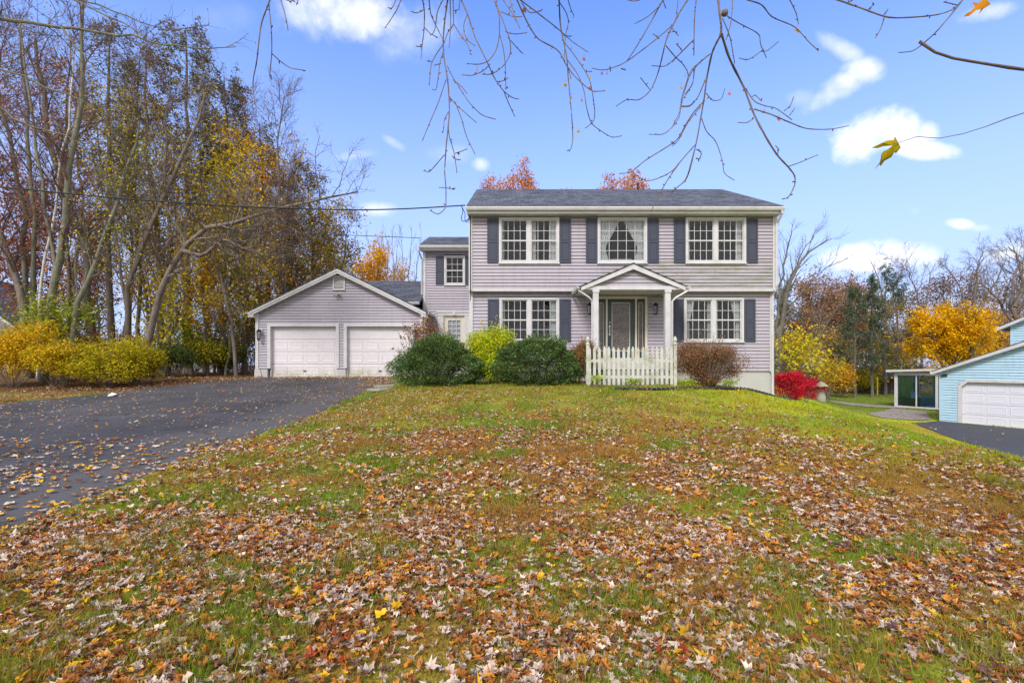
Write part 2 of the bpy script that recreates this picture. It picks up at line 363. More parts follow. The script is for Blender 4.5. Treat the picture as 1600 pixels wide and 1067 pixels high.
def asphalt(name, c, patchy):
    m, nt, bs = newmat(name); v = coords(nt)
    f1 = noise_n(nt, v, 160, 2); f2 = noise_n(nt, v, .55, 5, .65); f3 = noise_n(nt, v, 22, 4)
    col = ramp(nt, f1, [(.3, tuple(x*.55 for x in c)), (.52, c), (.72, tuple(x*2.1 for x in c))])
    col = mix(nt, patchy, col, ramp(nt, f2, [(.3, (.22, .22, .22)), (.7, (.78, .78, .78))]), 'OVERLAY')
    col = mix(nt, .25, col, ramp(nt, f3, [(.35, (.3, .3, .3)), (.65, (.7, .7, .7))]), 'OVERLAY')
    if patchy > .4:
        t = N(nt, 'ShaderNodeTexCoord'); s = N(nt, 'ShaderNodeSeparateXYZ'); L(nt, t.outputs['Object'], s.inputs[0])
        r = N(nt, 'ShaderNodeMapRange', _interpolation_type='SMOOTHSTEP'); r.inputs[1].default_value = -6.6; r.inputs[2].default_value = -4.9
        L(nt, mth(nt, 'ADD', s.outputs['X'], mth(nt, 'MULTIPLY', f2, 1.2)), r.inputs[0])
        col = mix(nt, mth(nt, 'MULTIPLY', r.outputs[0], .5), col, (.12, .108, .104))
    vo = N(nt, 'ShaderNodeTexVoronoi', Scale=.33, _feature='DISTANCE_TO_EDGE', Randomness=1.0)
    wv = N(nt, 'ShaderNodeVectorMath', _operation='ADD'); nn = N(nt, 'ShaderNodeTexNoise', Scale=1.6, Detail=5.0); L(nt, v, nn.inputs['Vector']); L(nt, nn.outputs['Color'], wv.inputs[1]); L(nt, v, wv.inputs[0]); L(nt, wv.outputs[0], vo.inputs['Vector'])
    ck = ramp(nt, vo.outputs['Distance'], [(.004, (1, 1, 1)), (.012, (0, 0, 0))])
    col = mix(nt, mth(nt, 'MULTIPLY', mth(nt, 'MULTIPLY', ck, ramp(nt, f2, [(.42, (0, 0, 0)), (.55, (1, 1, 1))])), .75 if patchy > .4 else 0), col, (.018, .017, .017))
    col = mix(nt, mth(nt, 'MULTIPLY', ramp(nt, f3, [(.56, (0, 0, 0)), (.72, (1, 1, 1))]), .35), col, (.10, .085, .07))
    L(nt, col, bs.inputs['Base Color']); bs.inputs['Roughness'].default_value = .8
    bs.inputs['Specular IOR Level'].default_value = .35
    bump(nt, bs, f1, .6, .006)
    return m
M['asphalt'] = asphalt('worn_asphalt', (.056, .053, .060), .75)
M['asphalt2'] = asphalt('smooth_asphalt', (.052, .053, .060), .2)
dd = np.arange(-14, 20.31, .12); tt = np.linspace(0, 1, 60)
l = xL(dd) + wob(dd, 2); r = xR(dd) + wob(dd, 1)
X = l[:, None]*(1-tt) + r[:, None]*tt; Y = np.repeat(dd[:, None], 60, 1); Z = G(X, Y) + .018
Z[:, 0] -= .05; Z[:, -1] -= .05
idx = np.arange(X.size).reshape(X.shape)
b = MB().add(np.stack([X, Y, Z], -1).reshape(-1, 3), np.stack([idx[:-1, :-1], idx[:-1, 1:], idx[1:, 1:], idx[1:, :-1]], -1).reshape(-1, 4))
setting(b.build('driveway', M['asphalt'], smooth=True))
# neighbour's asphalt and pavers: triangulated sheets over the terrain
def sheet(name, poly, mat, lift, step=.5):
    poly = np.asarray(poly, float); c0 = poly.mean(0); k = len(poly)
    rings = np.linspace(0, 1, 24); P2 = []
    n_e = 16
    out = np.concatenate([poly[i] + (poly[(i+1) % k]-poly[i])*np.linspace(0, 1, n_e, endpoint=False)[:, None] for i in range(k)])
    for t in rings: P2.append(c0 + (out-c0)*t)
    P2 = np.array(P2); Zs = G(P2[..., 0], P2[..., 1]) + lift
    V = np.concatenate([P2, Zs[..., None]], -1); id2 = np.arange(V.shape[0]*V.shape[1]).reshape(V.shape[:2])
    a, bb = id2[1:-1], id2[2:]
    f = np.stack([a, np.roll(a, -1, 1), np.roll(bb, -1, 1), bb], -1).reshape(-1, 4)
    mb = MB().add(V.reshape(-1, 3), f); q = id2[1]
    mb.f.append(np.stack([np.full(len(q), id2[0, 0]), q, np.roll(q, -1)], -1))
    return mb.build(name, mat, smooth=True)
setting(sheet('driveway', ND, M['asphalt2'], .02))
m, nt, bs = newmat('tan_pavers')
br = N(nt, 'ShaderNodeTexBrick', Scale=1.0, Mortar_Size=.01, Brick_Width=.3, Row_Height=.15); br.inputs['Color1'].default_value = (.34, .27, .22, 1); br.inputs['Color2'].default_value = (.24, .19, .165, 1); br.inputs['Mortar'].default_value = (.1, .09, .07, 1)
L(nt, coords(nt), br.inputs['Vector']); L(nt, br.outputs['Color'], bs.inputs['Base Color']); bs.inputs['Roughness'].default_value = .9
M['paver'] = m
setting(sheet('path', [(19.0, 24.6), (22.0, 25.2), (25.2, 29.2), (24.6, 31.0), (21.5, 28.2), (19.4, 26.2)], m, .03))
setting(sheet('patio', [(23.4, 34.6), (26.2, 31.6), (25.4, 30.9), (22.2, 31.6), (21.6, 33.2)], m, .035))

# ------------------------------------------------------------------ siding, windows, doors
def siding(name, mat, parent, o, u, n, u0, u1, z0, z1, openings=(), clip=None, ex=.117, lap=.026):
    """lap boards; clip(z) -> (ua, ub) trims them to a gable"""
    o, u, n = map(np.array, (o, u, n)); mb = MB(); up = np.array([0, 0, 1.])
    z = z0; seam = random.Random(int(abs(z0*100)+abs(u0*7)))
    while z < z1 - 1e-6:
        zt = min(z + ex, z1)
        cuts = [(a, b_) for a, b_, c_, d_ in openings if c_ < (z+zt)/2 < d_]
        xs = [(u0, u1)]
        for a, b_ in sorted(cuts):
            nx = []
            for p, q in xs:
                if a > p: nx.append((p, min(a, q)))
                if b_ < q: nx.append((max(b_, p), q))
            xs = [t for t in nx if t[1] - t[0] > .01]
        sp_ = []
        for p, q in xs:                                        # butt joints every few metres
            while q - p > 2.2 and seam.random() < .75:
                c_ = p + seam.uniform(.9, min(3.6, q-p-.4)); sp_.append((p, c_, seam.uniform(0, .0035))); p = c_+.003
            sp_.append((p, q, seam.uniform(0, .0035)))
        for p, q, dl_ in sp_:
            pb, qb, pt, qt = p, q, p, q
            if clip:
                lo, hi = clip(z), clip(zt)
                pb, qb, pt, qt = max(p, lo[0]), min(q, lo[1]), max(p, hi[0]), min(q, hi[1])
                if qb <= pb: continue
                if qt < pt: pt = qt = (pt+qt)/2
            gr = .017*ex/.114                                   # shadow groove under the next board's butt
            A, B = o+u*pb+n*(lap+dl_)+up*z, o+u*qb+n*(lap+dl_)+up*z
            C, D = o+u*qt+n*.004+up*(zt-gr), o+u*pt+n*.004+up*(zt-gr)
            C2, D2_ = o+u*qt-n*.03+up*(zt-gr), o+u*pt-n*.03+up*(zt-gr); C3, D3 = o+u*qt-n*.03+up*(zt+.002), o+u*pt-n*.03+up*(zt+.002)
            E, F_ = o+u*pb-n*.03+up*z, o+u*qb-n*.03+up*z
            mb.quad(A, B, C, D); mb.quad(E, F_, B, A); mb.quad(D, C, C2, D2_); mb.quad(D2_, C2, C3, D3)
        z = zt
    return mb.build(name, mat, parent)

def window(house, o, u, n, u0, u1, z0, z1, cols, rows, units, curtain='side', double=True, seed=0):
    """cased window: frame part with sashes and muntins, pane, curtain, sill as sub-parts"""
    rnd = random.Random(seed); o, u, n = map(np.array, (o, u, n)); cas = .075
    fb = MB()
    fb.fbox(o, u, n, u0, u0+cas, z0, z1, -.03, .05); fb.fbox(o, u, n, u1-cas, u1, z0, z1, -.03, .05)
    fb.fbox(o, u, n, u0+cas, u1-cas, z1-cas, z1, -.03, .052); fb.fbox(o, u, n, u0+cas, u1-cas, z0, z0+.06, -.03, .052)
    U0, U1, Z0, Z1 = u0+cas, u1-cas, z0+.06, z1-cas
    w = (U1-U0-(units-1)*.13)/units; panes = []
    for k in range(units):
        a = U0+k*(w+.13); b_ = a+w
        if k: fb.fbox(o, u, n, a-.13, a, Z0, Z1, -.03, .045)
        s = .035
        fb.fbox(o, u, n, a, a+s, Z0, Z1, -.03, .015); fb.fbox(o, u, n, b_-s, b_, Z0, Z1, -.03, .015)
        fb.fbox(o, u, n, a+s, b_-s, Z0, Z0+s+.01, -.03, .014); fb.fbox(o, u, n, a+s, b_-s, Z1-s, Z1, -.03, .014)
        zm = (Z0+Z1)/2
        if double: fb.fbox(o, u, n, a+s, b_-s, zm-.022, zm+.022, -.03, .013)
        for c_ in range(1, cols):
            x = a+s+(w-2*s)*c_/cols; fb.fbox(o, u, n, x-.008, x+.008, Z0+s, Z1-s, -.022, .004)
        for r_ in range(1, rows):
            z = Z0+s+(Z1-Z0-2*s)*r_/rows
            if double and r_*2 == rows: continue
            fb.fbox(o, u, n, a+s, b_-s, z-.008, z+.008, -.021, .003)
        panes.append((a+s, b_-s))
    f = fb.build('window', M['white'], house)
    pb = MB()
    for a, b_ in panes: pb.fbox(o, u, n, a-.01, b_+.01, Z0+.02, Z1-.02, -.016, -.010)
    pb.build('pane', M['glass'], f)
    MB().fbox(o, u, n, u0-.02, u1+.02, z0-.03, z0, -.02, .075).build('sill', M['white'], f)
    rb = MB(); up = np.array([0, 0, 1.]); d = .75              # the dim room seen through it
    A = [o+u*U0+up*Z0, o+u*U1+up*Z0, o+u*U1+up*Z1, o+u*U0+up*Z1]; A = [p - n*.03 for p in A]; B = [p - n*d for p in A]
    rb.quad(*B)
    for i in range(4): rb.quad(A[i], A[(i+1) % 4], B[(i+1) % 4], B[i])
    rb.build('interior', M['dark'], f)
    if curtain:
        def drape(xa, xb, za, zb, tie=None, amp=.018, nn=40):
            us = np.linspace(0, 1, nn); zs = np.linspace(0, 1, 14)
            V = np.zeros((14, nn, 3))
            for i, tz in enumerate(zs):
                z = za+(zb-za)*tz
                ww = 1.0 if tie is None else np.interp(z, tie[1], tie[2])
                for j, tu in enumerate(us):
                    x = (xa + (xb-xa)*tu*ww) if tie is None or tie[0] > 0 else (xb - (xb-xa)*tu*ww)
                    V[i, j] = o + u*x - n*(.09 + amp*math.sin(tu*34+rnd.random()*.5)) + up*z
            id_ = np.arange(14*nn).reshape(14, nn)
            MB().add(V.reshape(-1, 3), np.stack([id_[:-1, :-1], id_[:-1, 1:], id_[1:, 1:], id_[1:, :-1]], -1).reshape(-1, 4)).build('curtain', M['curtain'], f, smooth=True)
        if curtain == 'side':
            drape(U0+.02, U0+.02+.11*w, Z0, Z1); drape(U1-.02-.24*w, U1-.02, Z0, Z1)
        elif curtain == 'in':
            drape(U0+.02, U0+.02+.30*w, Z0, Z1, (1, [Z0, Z0+.45*(Z1-Z0), Z1], [.55, .5, 1.25])); drape(U1-.02-.30*w, U1-.02, Z0, Z1, (-1, [Z0, Z0+.45*(Z1-Z0), Z1], [.55, .5, 1.25]))
            if units == 2: drape(U0+w-.12, U0+w, Z0, Z1); drape(U1-w, U1-w+.12, Z0, Z1)
        elif curtain == 'tied':
            drape(U0+.02, U0+.45, Z0, Z1, (1, [Z0, Z0+.34*(Z1-Z0), Z1], [.75, .45, 1.6])); drape(U1-.45, U1-.02, Z0, Z1, (-1, [Z0, Z0+.34*(Z1-Z0), Z1], [.75, .45, 1.6]))
            MB().fbox(o, u, n, U0+.4, U1-.4, Z0, Z0+.13, -.30, -.2).build('sofa_back', M['cream'], f)
        elif curtain == 'pale':
            drape(U0+.02, U0+w*.95, Z0, Z0+.62*(Z1-Z0), amp=.006); drape(U1-w, U1-w+.10, Z0, Z1); drape(U1-.16, U1, Z0, Z1)
        elif curtain == 'bright':
            drape(U0+.02, U0+.12*w, Z0, Z1); drape(U1-w, U1-w*.80, Z0, Z1); drape(U1-w*.30, U1, Z0, Z1)
    return f

def shutter(house, o, u, n, u0, u1, z0, z1):
    mb = MB(); s = .055; zm = z0+(z1-z0)*.48
    mb.fbox(o, u, n, u0, u1, z0, z1, .026, .040)
    mb.fbox(o, u, n, u0, u0+s, z0, z1, .040, .056); mb.fbox(o, u, n, u1-s, u1, z0, z1, .040, .056)
    for a, b_ in ((z0, z0+s+.02), (zm-.035, zm+.035), (z1-s-.01, z1)): mb.fbox(o, u, n, u0+s, u1-s, a, b_, .040, .054)
    for a, b_ in ((z0+s+.02, zm-.035), (zm+.035, z1-s-.01)):
        mb.fbox(o, u, n, u0+s+.025, u1-s-.025, a+.025, b_-.025, .040, .049)
    return mb.build('shutter', M['shutter'], house)

def lantern(parent, p, name='wall_lamp', s=1.0):
    x, y, z = p; mb = MB()
    mb.box(x-.06*s, x+.06*s, y-.03, y, z-.02*s, z+.14*s)
    lm = mb.build(name, M['white'], parent)
    k = MB(); k.box(x-.022*s, x+.022*s, y-.15*s, y-.03, z+.07*s, z+.11*s)
    k.lathe([(0.0, z+.13*s), (.02*s, z+.12*s), (.085*s, z+.04*s), (.085*s, z+.02*s), (0, z+.02*s)], (x, y-.13*s, 0), 4)
    for dx, dy in ((1, 0), (-1, 0), (0, 1), (0, -1)): k.tubes([[x+dx*.068*s, y-.13*s+dy*.068*s, z+.02*s], [x+dx*.05*s, y-.13*s+dy*.05*s, z-.2*s]], [.008*s]*2, 4)
    k.lathe([(0, z-.2*s), (.06*s, z-.2*s), (.06*s, z-.22*s), (.02*s, z-.25*s), (0, z-.26*s)], (x, y-.13*s, 0), 4)
    k.build('lamp_frame', M['black'], lm)
    k = MB(); k.lathe([(.062*s, z+.018*s), (.045*s, z-.198*s)], (x, y-.13*s, 0), 4); k.build('lamp_glass', M['glass'], lm)
    return lm

def garage_door(parent, o, u, n, u0, u1, z0, z1, rows, cols, mat, rec=-.14, plain_top=False, chamfer=0):
    mb = MB(); o, u, n = map(np.array, (o, u, n)); up = np.array([0, 0, 1.]); h = (z1-z0)/rows
    for r_ in range(rows):
        a, b_ = z0+r_*h, z0+(r_+1)*h-.012
        mb.fbox(o, u, n, u0, u1, a, b_, rec-.04, rec)
        if plain_top and r_ == rows-1: 
            for c_ in range(cols):
                w = (u1-u0)/cols; mb.fbox(o, u, n, u0+w*(c_+.14), u0+w*(c_+.86), a+h*.5, b_-h*.12, rec, rec+.003)
            continue
        w = (u1-u0-.08)/cols
        for c_ in range(cols):
            ua, ub, za, zb = u0+.04+w*c_+.07, u0+.04+w*(c_+1)-.07, a+.09, b_-.08
            def q(i, d): return [o+u*(ua+i)+up*(za+i)+n*(rec+d), o+u*(ub-i)+up*(za+i)+n*(rec+d), o+u*(ub-i)+up*(zb-i)+n*(rec+d), o+u*(ua+i)+up*(zb-i)+n*(rec+d)]
            R0, R1, R2 = q(0, .001), q(.018, .015), q(.045, .006)
            for A_, B_ in ((R0, R1), (R1, R2)):
                for i in range(4): mb.quad(A_[i], A_[(i+1) % 4], B_[(i+1) % 4], B_[i])
            mb.quad(*R2)
    return mb.build('garage_door', mat, parent)

# ------------------------------------------------------------------ the house
def roof_slab(name, mat, parent, a, b_, c_, d_, th=.04):
    """a,b eave corners, c,d ridge corners (top face); thickness down"""
    pts = [np.array(p, float) for p in (a, b_, c_, d_)]
    nn = np.cross(pts[1]-pts[0], pts[3]-pts[0]); nn /= np.linalg.norm(nn); nn *= np.sign(nn[2])
    return MB().prism(pts, -nn*th).build(name, mat, parent)

H = thing('house', 'mauve vinyl-sided two-storey house with slate blue shutters, gabled porch and attached two-door garage', 'house', (3.8, 20.5, g(3.8, 16)))
UX, NF = (1, 0, 0), (0, -1, 0)
D2, D1, XL, XRt = 16.5, 16.7, -1.46, 9.05
zE = 6.91
oU, oL = (0, D2, 0), (0, D1, 0)
upW = [(-.449, 1.62, 5.09, 6.65, 4, 4, 2, 'bright'), (2.935, 4.635, 5.09, 6.65, 5, 4, 1, 'tied'), (5.955, 8.03, 5.09, 6.65, 4, 4, 2, 'side')]
loW = [(-.44, 1.64, 2.40, 3.93, 4, 4, 2, 'side'), (5.97, 8.05, 2.40, 3.93, 4, 4, 2, 'in')]
siding('wall', M['siding_up'], H, oU, UX, NF, XL+.1, XRt-.1, 4.19, 6.70, [w[:4] for w in upW])
DO = (2.90, 4.70, 1.83, 3.97)
siding('wall', M['siding'], H, oL, UX, NF, XL+.1, XRt-.1, 1.39, 4.16, [w[:4] for w in loW] + [DO])
# side and back walls
back = 24.9
for x, nx in ((XL, -1), (XRt, 1)):
    half = (back-D2)/2; 
    siding('wall', M['siding'], H, (x, D2, 0), (0, 1, 0), (nx, 0, 0), 0, back-D2, 4.19, 9.1, clip=lambda z: (max(0, (z-6.95)/.47), min(back-D2, (back-D2)-(z-6.95)/.47)) if z > 6.95 else (0, back-D2))
    siding('wall', M['siding'], H, (x, D1, 0), (0, 1, 0), (nx, 0, 0), 0, back-D1, 1.39, 4.19)
siding('wall', M['siding'], H, (0, back, 0), UX, (0, 1, 0), XL, XRt, 1.39, 6.95)
MB().box(XL+.02, XRt-.02, D1+.03, back-.02, -1.2, 1.39).build('foundation', M['concrete'], H)
for i, w in enumerate(upW): window(H, oU, UX, NF, *w[:7], w[7], double=(i != 1), seed=i)
for i, w in enumerate(loW): window(H, oL, UX, NF, *w[:7], w[7], seed=5+i)
for i, w in enumerate(upW):
    for a in ((w[0]-.40, w[0]-.012), (w[1]+.012, w[1]+.40)): shutter(H, oU, UX, NF, *a, w[2]+.01, w[3]-.045)
for w in loW:
    for a in ((w[0]-.40, w[0]-.012), (w[1]+.012, w[1]+.40)): shutter(H, oL, UX, NF, *a, w[2], w[3]-.05)
# corner boards and the band under the overhang
for x0 in (XL-.025, XRt-.1+.0):
    MB().box(x0, x0+.125, D2-.045, D2+.10, 4.16, 6.70).build('corner_board', M['white'], H)
    MB().box(x0, x0+.125, D1-.045, D1+.10, 1.36, 4.12).build('corner_board', M['white'], H)
MB().box(XL-.02, XRt+.02, D2-.03, D1+.02, 4.125, 4.16).box(XL+.1, XRt-.1, D2-.032, D2-.004, 4.16, 4.20).build('overhang_soffit', M['white'], H)
# main roof
ye, yr, zr = D2-.34, 20.85, 9.22
xa, xb = XL-.07, XRt+.07
roof_slab('roof', M['roof'], H, (xa, ye-.04, zE+.035), (xb, ye-.04, zE+.035), (xb, yr, zr), (xa, yr, zr), .05)
roof_slab('roof', M['roof'], H, (xb, 2*yr-ye, zE+.035), (xa, 2*yr-ye, zE+.035), (xa, yr, zr), (xb, yr, zr), .05)
mb = MB(); mb.box(xa+.02, xb-.02, ye+.03, D2+.0, 6.69, 6.72).box(xa+.02, xb-.02, ye, ye+.028, 6.69, 6.86); mb.build('fascia', M['white'], H)
for x in (xa+.005, xb-.03):
    MB().prism([(x, ye+.03, 6.72), (x, ye+.03, 6.88), (x, yr, zr-.07), (x, yr, zr-.25)], (.026, 0, 0)).build('rake_board', M['white'], H)
def gutter(x0, x1, y, z):
    prof = [(0, 0), (-.09, .0), (-.12, .07), (-.12, .11), (-.105, .11), (-.105, .07), (-.08, .015), (0, .015)]
    return MB().prism([(x0, y+a, z+b_) for a, b_ in prof], (x1-x0, 0, 0))
gutter(xa-.02, xb+.02, ye-.002, zE-.125).build('gutter', M['white'], H)
def downspout(pts, r=.038):
    pts = np.array(pts, float); return MB().tubes(pts, np.full(len(pts), r), 4).build('downspout', M['white'], H)
gz = g(9.1, 16.5)
downspout([(9.06, ye-.06, zE-.12), (9.08, ye-.05, zE-.22), (9.06, D2-.09, 6.45), (9.06, D2-.09, 6.2), (9.06, D2-.09, 4.3), (9.03, D1-.08, 4.0), (9.03, D1-.08, 1.5), (9.03, D1-.08, gz+.15), (9.03, D1-.2, gz+.06)], .045)
MB().lathe([(.035, 0), (.035, .22), (.055, .22), (.055, .26), (0, .26)], (5.4, 20.6, 9.12)).build('vent_pipe', M['black'], H)
# front door unit
o = oL
mb = MB(); uD0, uD1, zt = 3.33, 4.27, 3.88
mb.fbox(o, UX, NF, 2.90, 2.98, 1.83, 3.97, -.03, .05); mb.fbox(o, UX, NF, 4.62, 4.70, 1.83, 3.97, -.03, .05); mb.fbox(o, UX, NF, 2.98, 4.62, 3.89, 3.97, -.03, .052)
mb.fbox(o, UX, NF, 3.26, 3.32, 1.83, 3.89, -.05, .03); mb.fbox(o, UX, NF, 4.28, 4.34, 1.83, 3.89, -.05, .03); mb.fbox(o, UX, NF, 2.98, 4.62, 1.80, 1.83, -.05, .08)
mb.build('door_frame', M['cream'], H)
m, nt, bs = newmat('leaded_glass')
vo = N(nt, 'ShaderNodeTexVoronoi', Scale=11.0, _feature='DISTANCE_TO_EDGE'); L(nt, coords(nt, (1, 1, .75)), vo.inputs['Vector'])
wv = N(nt, 'ShaderNodeTexWave', Scale=5.0, Distortion=6.0, Detail=2.0, _wave_type='RINGS'); L(nt, coords(nt), wv.inputs['Vector'])
c = mix(nt, ramp(nt, vo.outputs['Distance'], [(.02, (1, 1, 1)), (.05, (0, 0, 0))]), (.065, .05, .045), (.16, .14, .13))
c = mix(nt, mth(nt, 'MULTIPLY', wv.outputs['Fac'], .25), c, (.22, .17, .14))
L(nt, c, bs.inputs['Base Color']); bs.inputs['Roughness'].default_value = .18
M['leaded'] = m
def glazed(u0, u1, z0, z1, gu0, gu1, gz0, gz1, name):
    mb = MB()
    mb.fbox(o, UX, NF, u0, gu0, z0, z1, -.06, -.02); mb.fbox(o, UX, NF, gu1, u1, z0, z1, -.06, -.02)
    mb.fbox(o, UX, NF, gu0, gu1, gz1, z1, -.06, -.02); mb.fbox(o, UX, NF, gu0, gu1, z0, gz0, -.06, -.02)
    d = mb.build(name, M['teal'], H)
    t = MB()
    s = .022 if gu1-gu0 > .3 else .014
    t.fbox(o, UX, NF, gu0, gu0+s, gz0, gz1, -.05, -.008); t.fbox(o, UX, NF, gu1-s, gu1, gz0, gz1, -.05, -.008); t.fbox(o, UX, NF, gu0+s, gu1-s, gz0, gz0+s, -.05, -.007); t.fbox(o, UX, NF, gu0+s, gu1-s, gz1-s, gz1, -.05, -.007)
    t.build('glass_trim', M['cream'], d)
    MB().fbox(o, UX, NF, gu0+s, gu1-s, gz0+s, gz1-s, -.045, -.03).build('leaded_pane', M['leaded'], d)
    return d
dr = glazed(3.325, 4.275, 1.835, 3.885, 3.47, 4.11, 2.08, 3.77, 'front_door')
MB().fbox(o, UX, NF, 3.37, 3.42, 2.62, 2.98, -.02, .0).tubes([[3.395, D1-.0, 2.90], [3.395, D1-.05, 2.88], [3.395, D1-.055, 2.75], [3.395, D1-.0, 2.70]], [.012]*4, 6).lathe([(0, 3.05), (.03, 3.05), (.03, 3.09), (0, 3.09)], (3.395, D1+.0, 0)).build('handle', M['steel'], dr)
glazed(2.985, 3.255, 1.835, 3.885, 3.04, 3.20, 2.08, 3.77, 'sidelight'); glazed(4.345, 4.615, 1.835, 3.885, 4.40, 4.56, 2.08, 3.77, 'sidelight')
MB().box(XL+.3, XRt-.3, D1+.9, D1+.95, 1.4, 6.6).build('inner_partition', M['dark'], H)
lantern(H, (2.67, D1-.03, 3.60), s=1.15); lantern(H, (4.95, D1-.03, 3.60), s=1.15)
MB().box(4.73, 4.76, D1-.045, D1-.024, 2.86, 2.92).build('doorbell', M['cream'], H)
# porch
yp = 15.2; apx, apz, ez = 3.84, 4.83, 4.10; ex0, ex1 = 2.16, 5.52; sl = (apz-ez)/(apx-ex0)
PR = MB().box(2.45, 5.2, yp+.1, D1-.03, 1.45, 1.78).build('porch_floor', M['concrete'], H)
MB().box(2.9, 4.8, yp-.25, yp+.1, .7, 1.42).box(3.0, 4.7, yp-.55, yp-.25, .7, 1.10).build('porch_steps', M['concrete'], H)
roof_slab('porch_roof', M['roof_side'], H, (ex0, yp-.05, ez), (ex0, D2+.1, ez), (apx, D2+.1, apz), (apx, yp-.05, apz), .035)
roof_slab('porch_roof', M['roof_side'], H, (ex1, yp-.05, ez), (ex1, D2+.1, ez), (apx, D2+.1, apz), (apx, yp-.05, apz), .035)
def chevron(off, th, y0, dy, name='rake_board'):
    zz = lambda x: apz - abs(x-apx)*sl - off
    return MB().prism([(ex0+.03, y0, zz(ex0+.03)), (apx, y0, zz(apx)), (apx, y0, zz(apx)-th), (ex0+.03, y0, zz(ex0+.03)-th*.75)], (0, dy, 0)).prism([(ex1-.03, y0, zz(ex1-.03)), (apx, y0, zz(apx)), (apx, y0, zz(apx)-th), (ex1-.03, y0, zz(ex1-.03)-th*.75)], (0, dy, 0)).build(name, M['white'], H)
chevron(.04, .165, yp-.03, .05)
siding('pediment', M['siding'], H, (0, yp+.12, 0), UX, NF, ex0, ex1, 4.10, 4.70, clip=lambda z: (apx-(4.70-z)/sl, apx+(4.70-z)/sl))
MB().box(2.42, 5.26, yp+.03, yp+.14, 3.985, 4.10).build('porch_beam', M['white'], H)
MB().box(2.42, 2.56, yp+.14, D1-.03, 3.985, 4.08).box(5.12, 5.26, yp+.14, D1-.03, 3.985, 4.08).box(2.56, 5.12, yp+.14, D1-.03, 4.03, 4.06).build('porch_ceiling', M['white'], H)
for q in ((ex0+.05, 2.42), (5.26, ex1-.05)): MB().box(*q, yp, D1-.03, 3.99, 4.02).build('porch_soffit', M['white'], H)
for a in (2.58, 4.87+.0):
    mb = MB().box(a, a+.17, yp+.04, yp+.21, 1.78, 3.985).box(a-.02, a+.19, yp+.02, yp+.23, 1.78, 1.90).box(a-.02, a+.19, yp+.02, yp+.23, 3.9, 3.985); mb.build('porch_post', M['white'], H)
for x, s in ((ex0, -1), (ex1, 1)):
    prof = [(0, -.02), (s*.10, -.02), (s*.11, .075), (s*.095, .075), (s*.085, 0), (0, 0)]
    MB().prism([(x+a, yp-.06, ez-.07+b_) for a, b_ in prof], (0, D2-yp+.1, 0)).build('gutter', M['white'], H)
    xc = 2.56 if s < 0 else 5.10
    downspout([(x+s*.05, yp+.0, ez-.09), (x+s*.03, yp+.0, ez-.17), (xc+s*.12, yp+.05, ez-.36), (xc-s*.0, yp+.08, ez-.48), (xc, yp+.08, 2.4), (xc, yp+.08, 1.2)], .034)
# wing
DW, WX0, WX1 = 21.7, -4.0, XL
oW = (0, DW, 0)
siding('wall', M['siding'], H, oW, UX, NF, WX0+.1, WX1, 1.55, 6.72, [(-3.06, -2.12, 5.2, 6.53), (-3.20, -2.02, 1.7, 3.92)])
siding('wall', M['siding'], H, (WX0, DW, 0), (0, 1, 0), (-1, 0, 0), 0, 4.3, 1.1, 7.7, clip=lambda z: (max(0, (z-6.9)/.46), 4.3-max(0, (z-6.9)/.46)))
siding('wall', M['siding'], H, (0, DW+4.3, 0), UX, (0, 1, 0), WX0, WX1, 1.1, 6.9)
MB().box(WX0+.02, WX1, DW+.03, DW+4.2, .4, 1.55).build('foundation', M['concrete'], H)
MB().box(WX0-.025, WX0+.1, DW-.045, DW+.1, 1.5, 6.72).build('corner_board', M['white'], H)
window(H, oW, UX, NF, -3.06, -2.12, 5.2, 6.53, 3, 4, 1, None)
shutter(H, oW, UX, NF, -3.44, -3.07, 5.22, 6.50); shutter(H, oW, UX, NF, -2.11, -1.74, 5.22, 6.50)
we, wr, wz = DW-.35, 23.85, 7.95
roof_slab('roof', M['roof'], H, (-4.12, we-.03, 6.94), (XL, we-.03, 6.94), (XL, wr, wz), (-4.12, wr, wz), .05)
roof_slab('roof', M['roof'], H, (XL, 2*wr-we, 6.94), (-4.12, 2*wr-we, 6.94), (-4.12, wr, wz), (XL, wr, wz), .05)
MB().box(-4.10, XL, we+.03, DW, 6.70, 6.73).box(-4.10, XL, we, we+.028, 6.70, 6.88).build('fascia', M['white'], H)
gutter(-4.14, XL-.02, we-.002, 6.785).build('gutter', M['white'], H)
downspout([(-4.12, we-.06, 6.78), (-4.14, we-.05, 6.66), (-4.06, DW-.08, 6.35), (-4.06, DW-.08, 4.75)], .04)
# wing door with pilasters and keystone
mb = MB(); o = oW
mb.fbox(o, UX, NF, -3.34, -3.09, 1.62, 3.82, .0, .07); mb.fbox(o, UX, NF, -2.13, -1.88, 1.62, 3.82, .0, .07)
mb.fbox(o, UX, NF, -3.36, -1.86, 3.82, 3.95, .0, .085); mb.fbox(o, UX, NF, -3.40, -1.82, 3.95, 4.00, .0, .11); mb.fbox(o, UX, NF, -2.68, -2.54, 3.83, 4.05, .085, .12)
mb.build('door_surround', M['white'], H)
mb = MB(); mb.fbox(o, UX, NF, -3.09, -3.05, 1.62, 3.82, -.05, .03); mb.fbox(o, UX, NF, -2.17, -2.13, 1.62, 3.82, -.05, .03); mb.fbox(o, UX, NF, -3.05, -2.17, 3.76, 3.82, -.05, .03)
mb.fbox(o, UX, NF, -3.05, -2.90, 1.66, 3.76, -.05, -.01); mb.fbox(o, UX, NF, -2.32, -2.17, 1.66, 3.76, -.05, -.01); mb.fbox(o, UX, NF, -2.90, -2.32, 3.62, 3.76, -.05, -.01); mb.fbox(o, UX, NF, -2.90, -2.32, 1.66, 2.78, -.05, -.01)
sd = mb.build('side_door', M['cream'], H)
mb = MB()
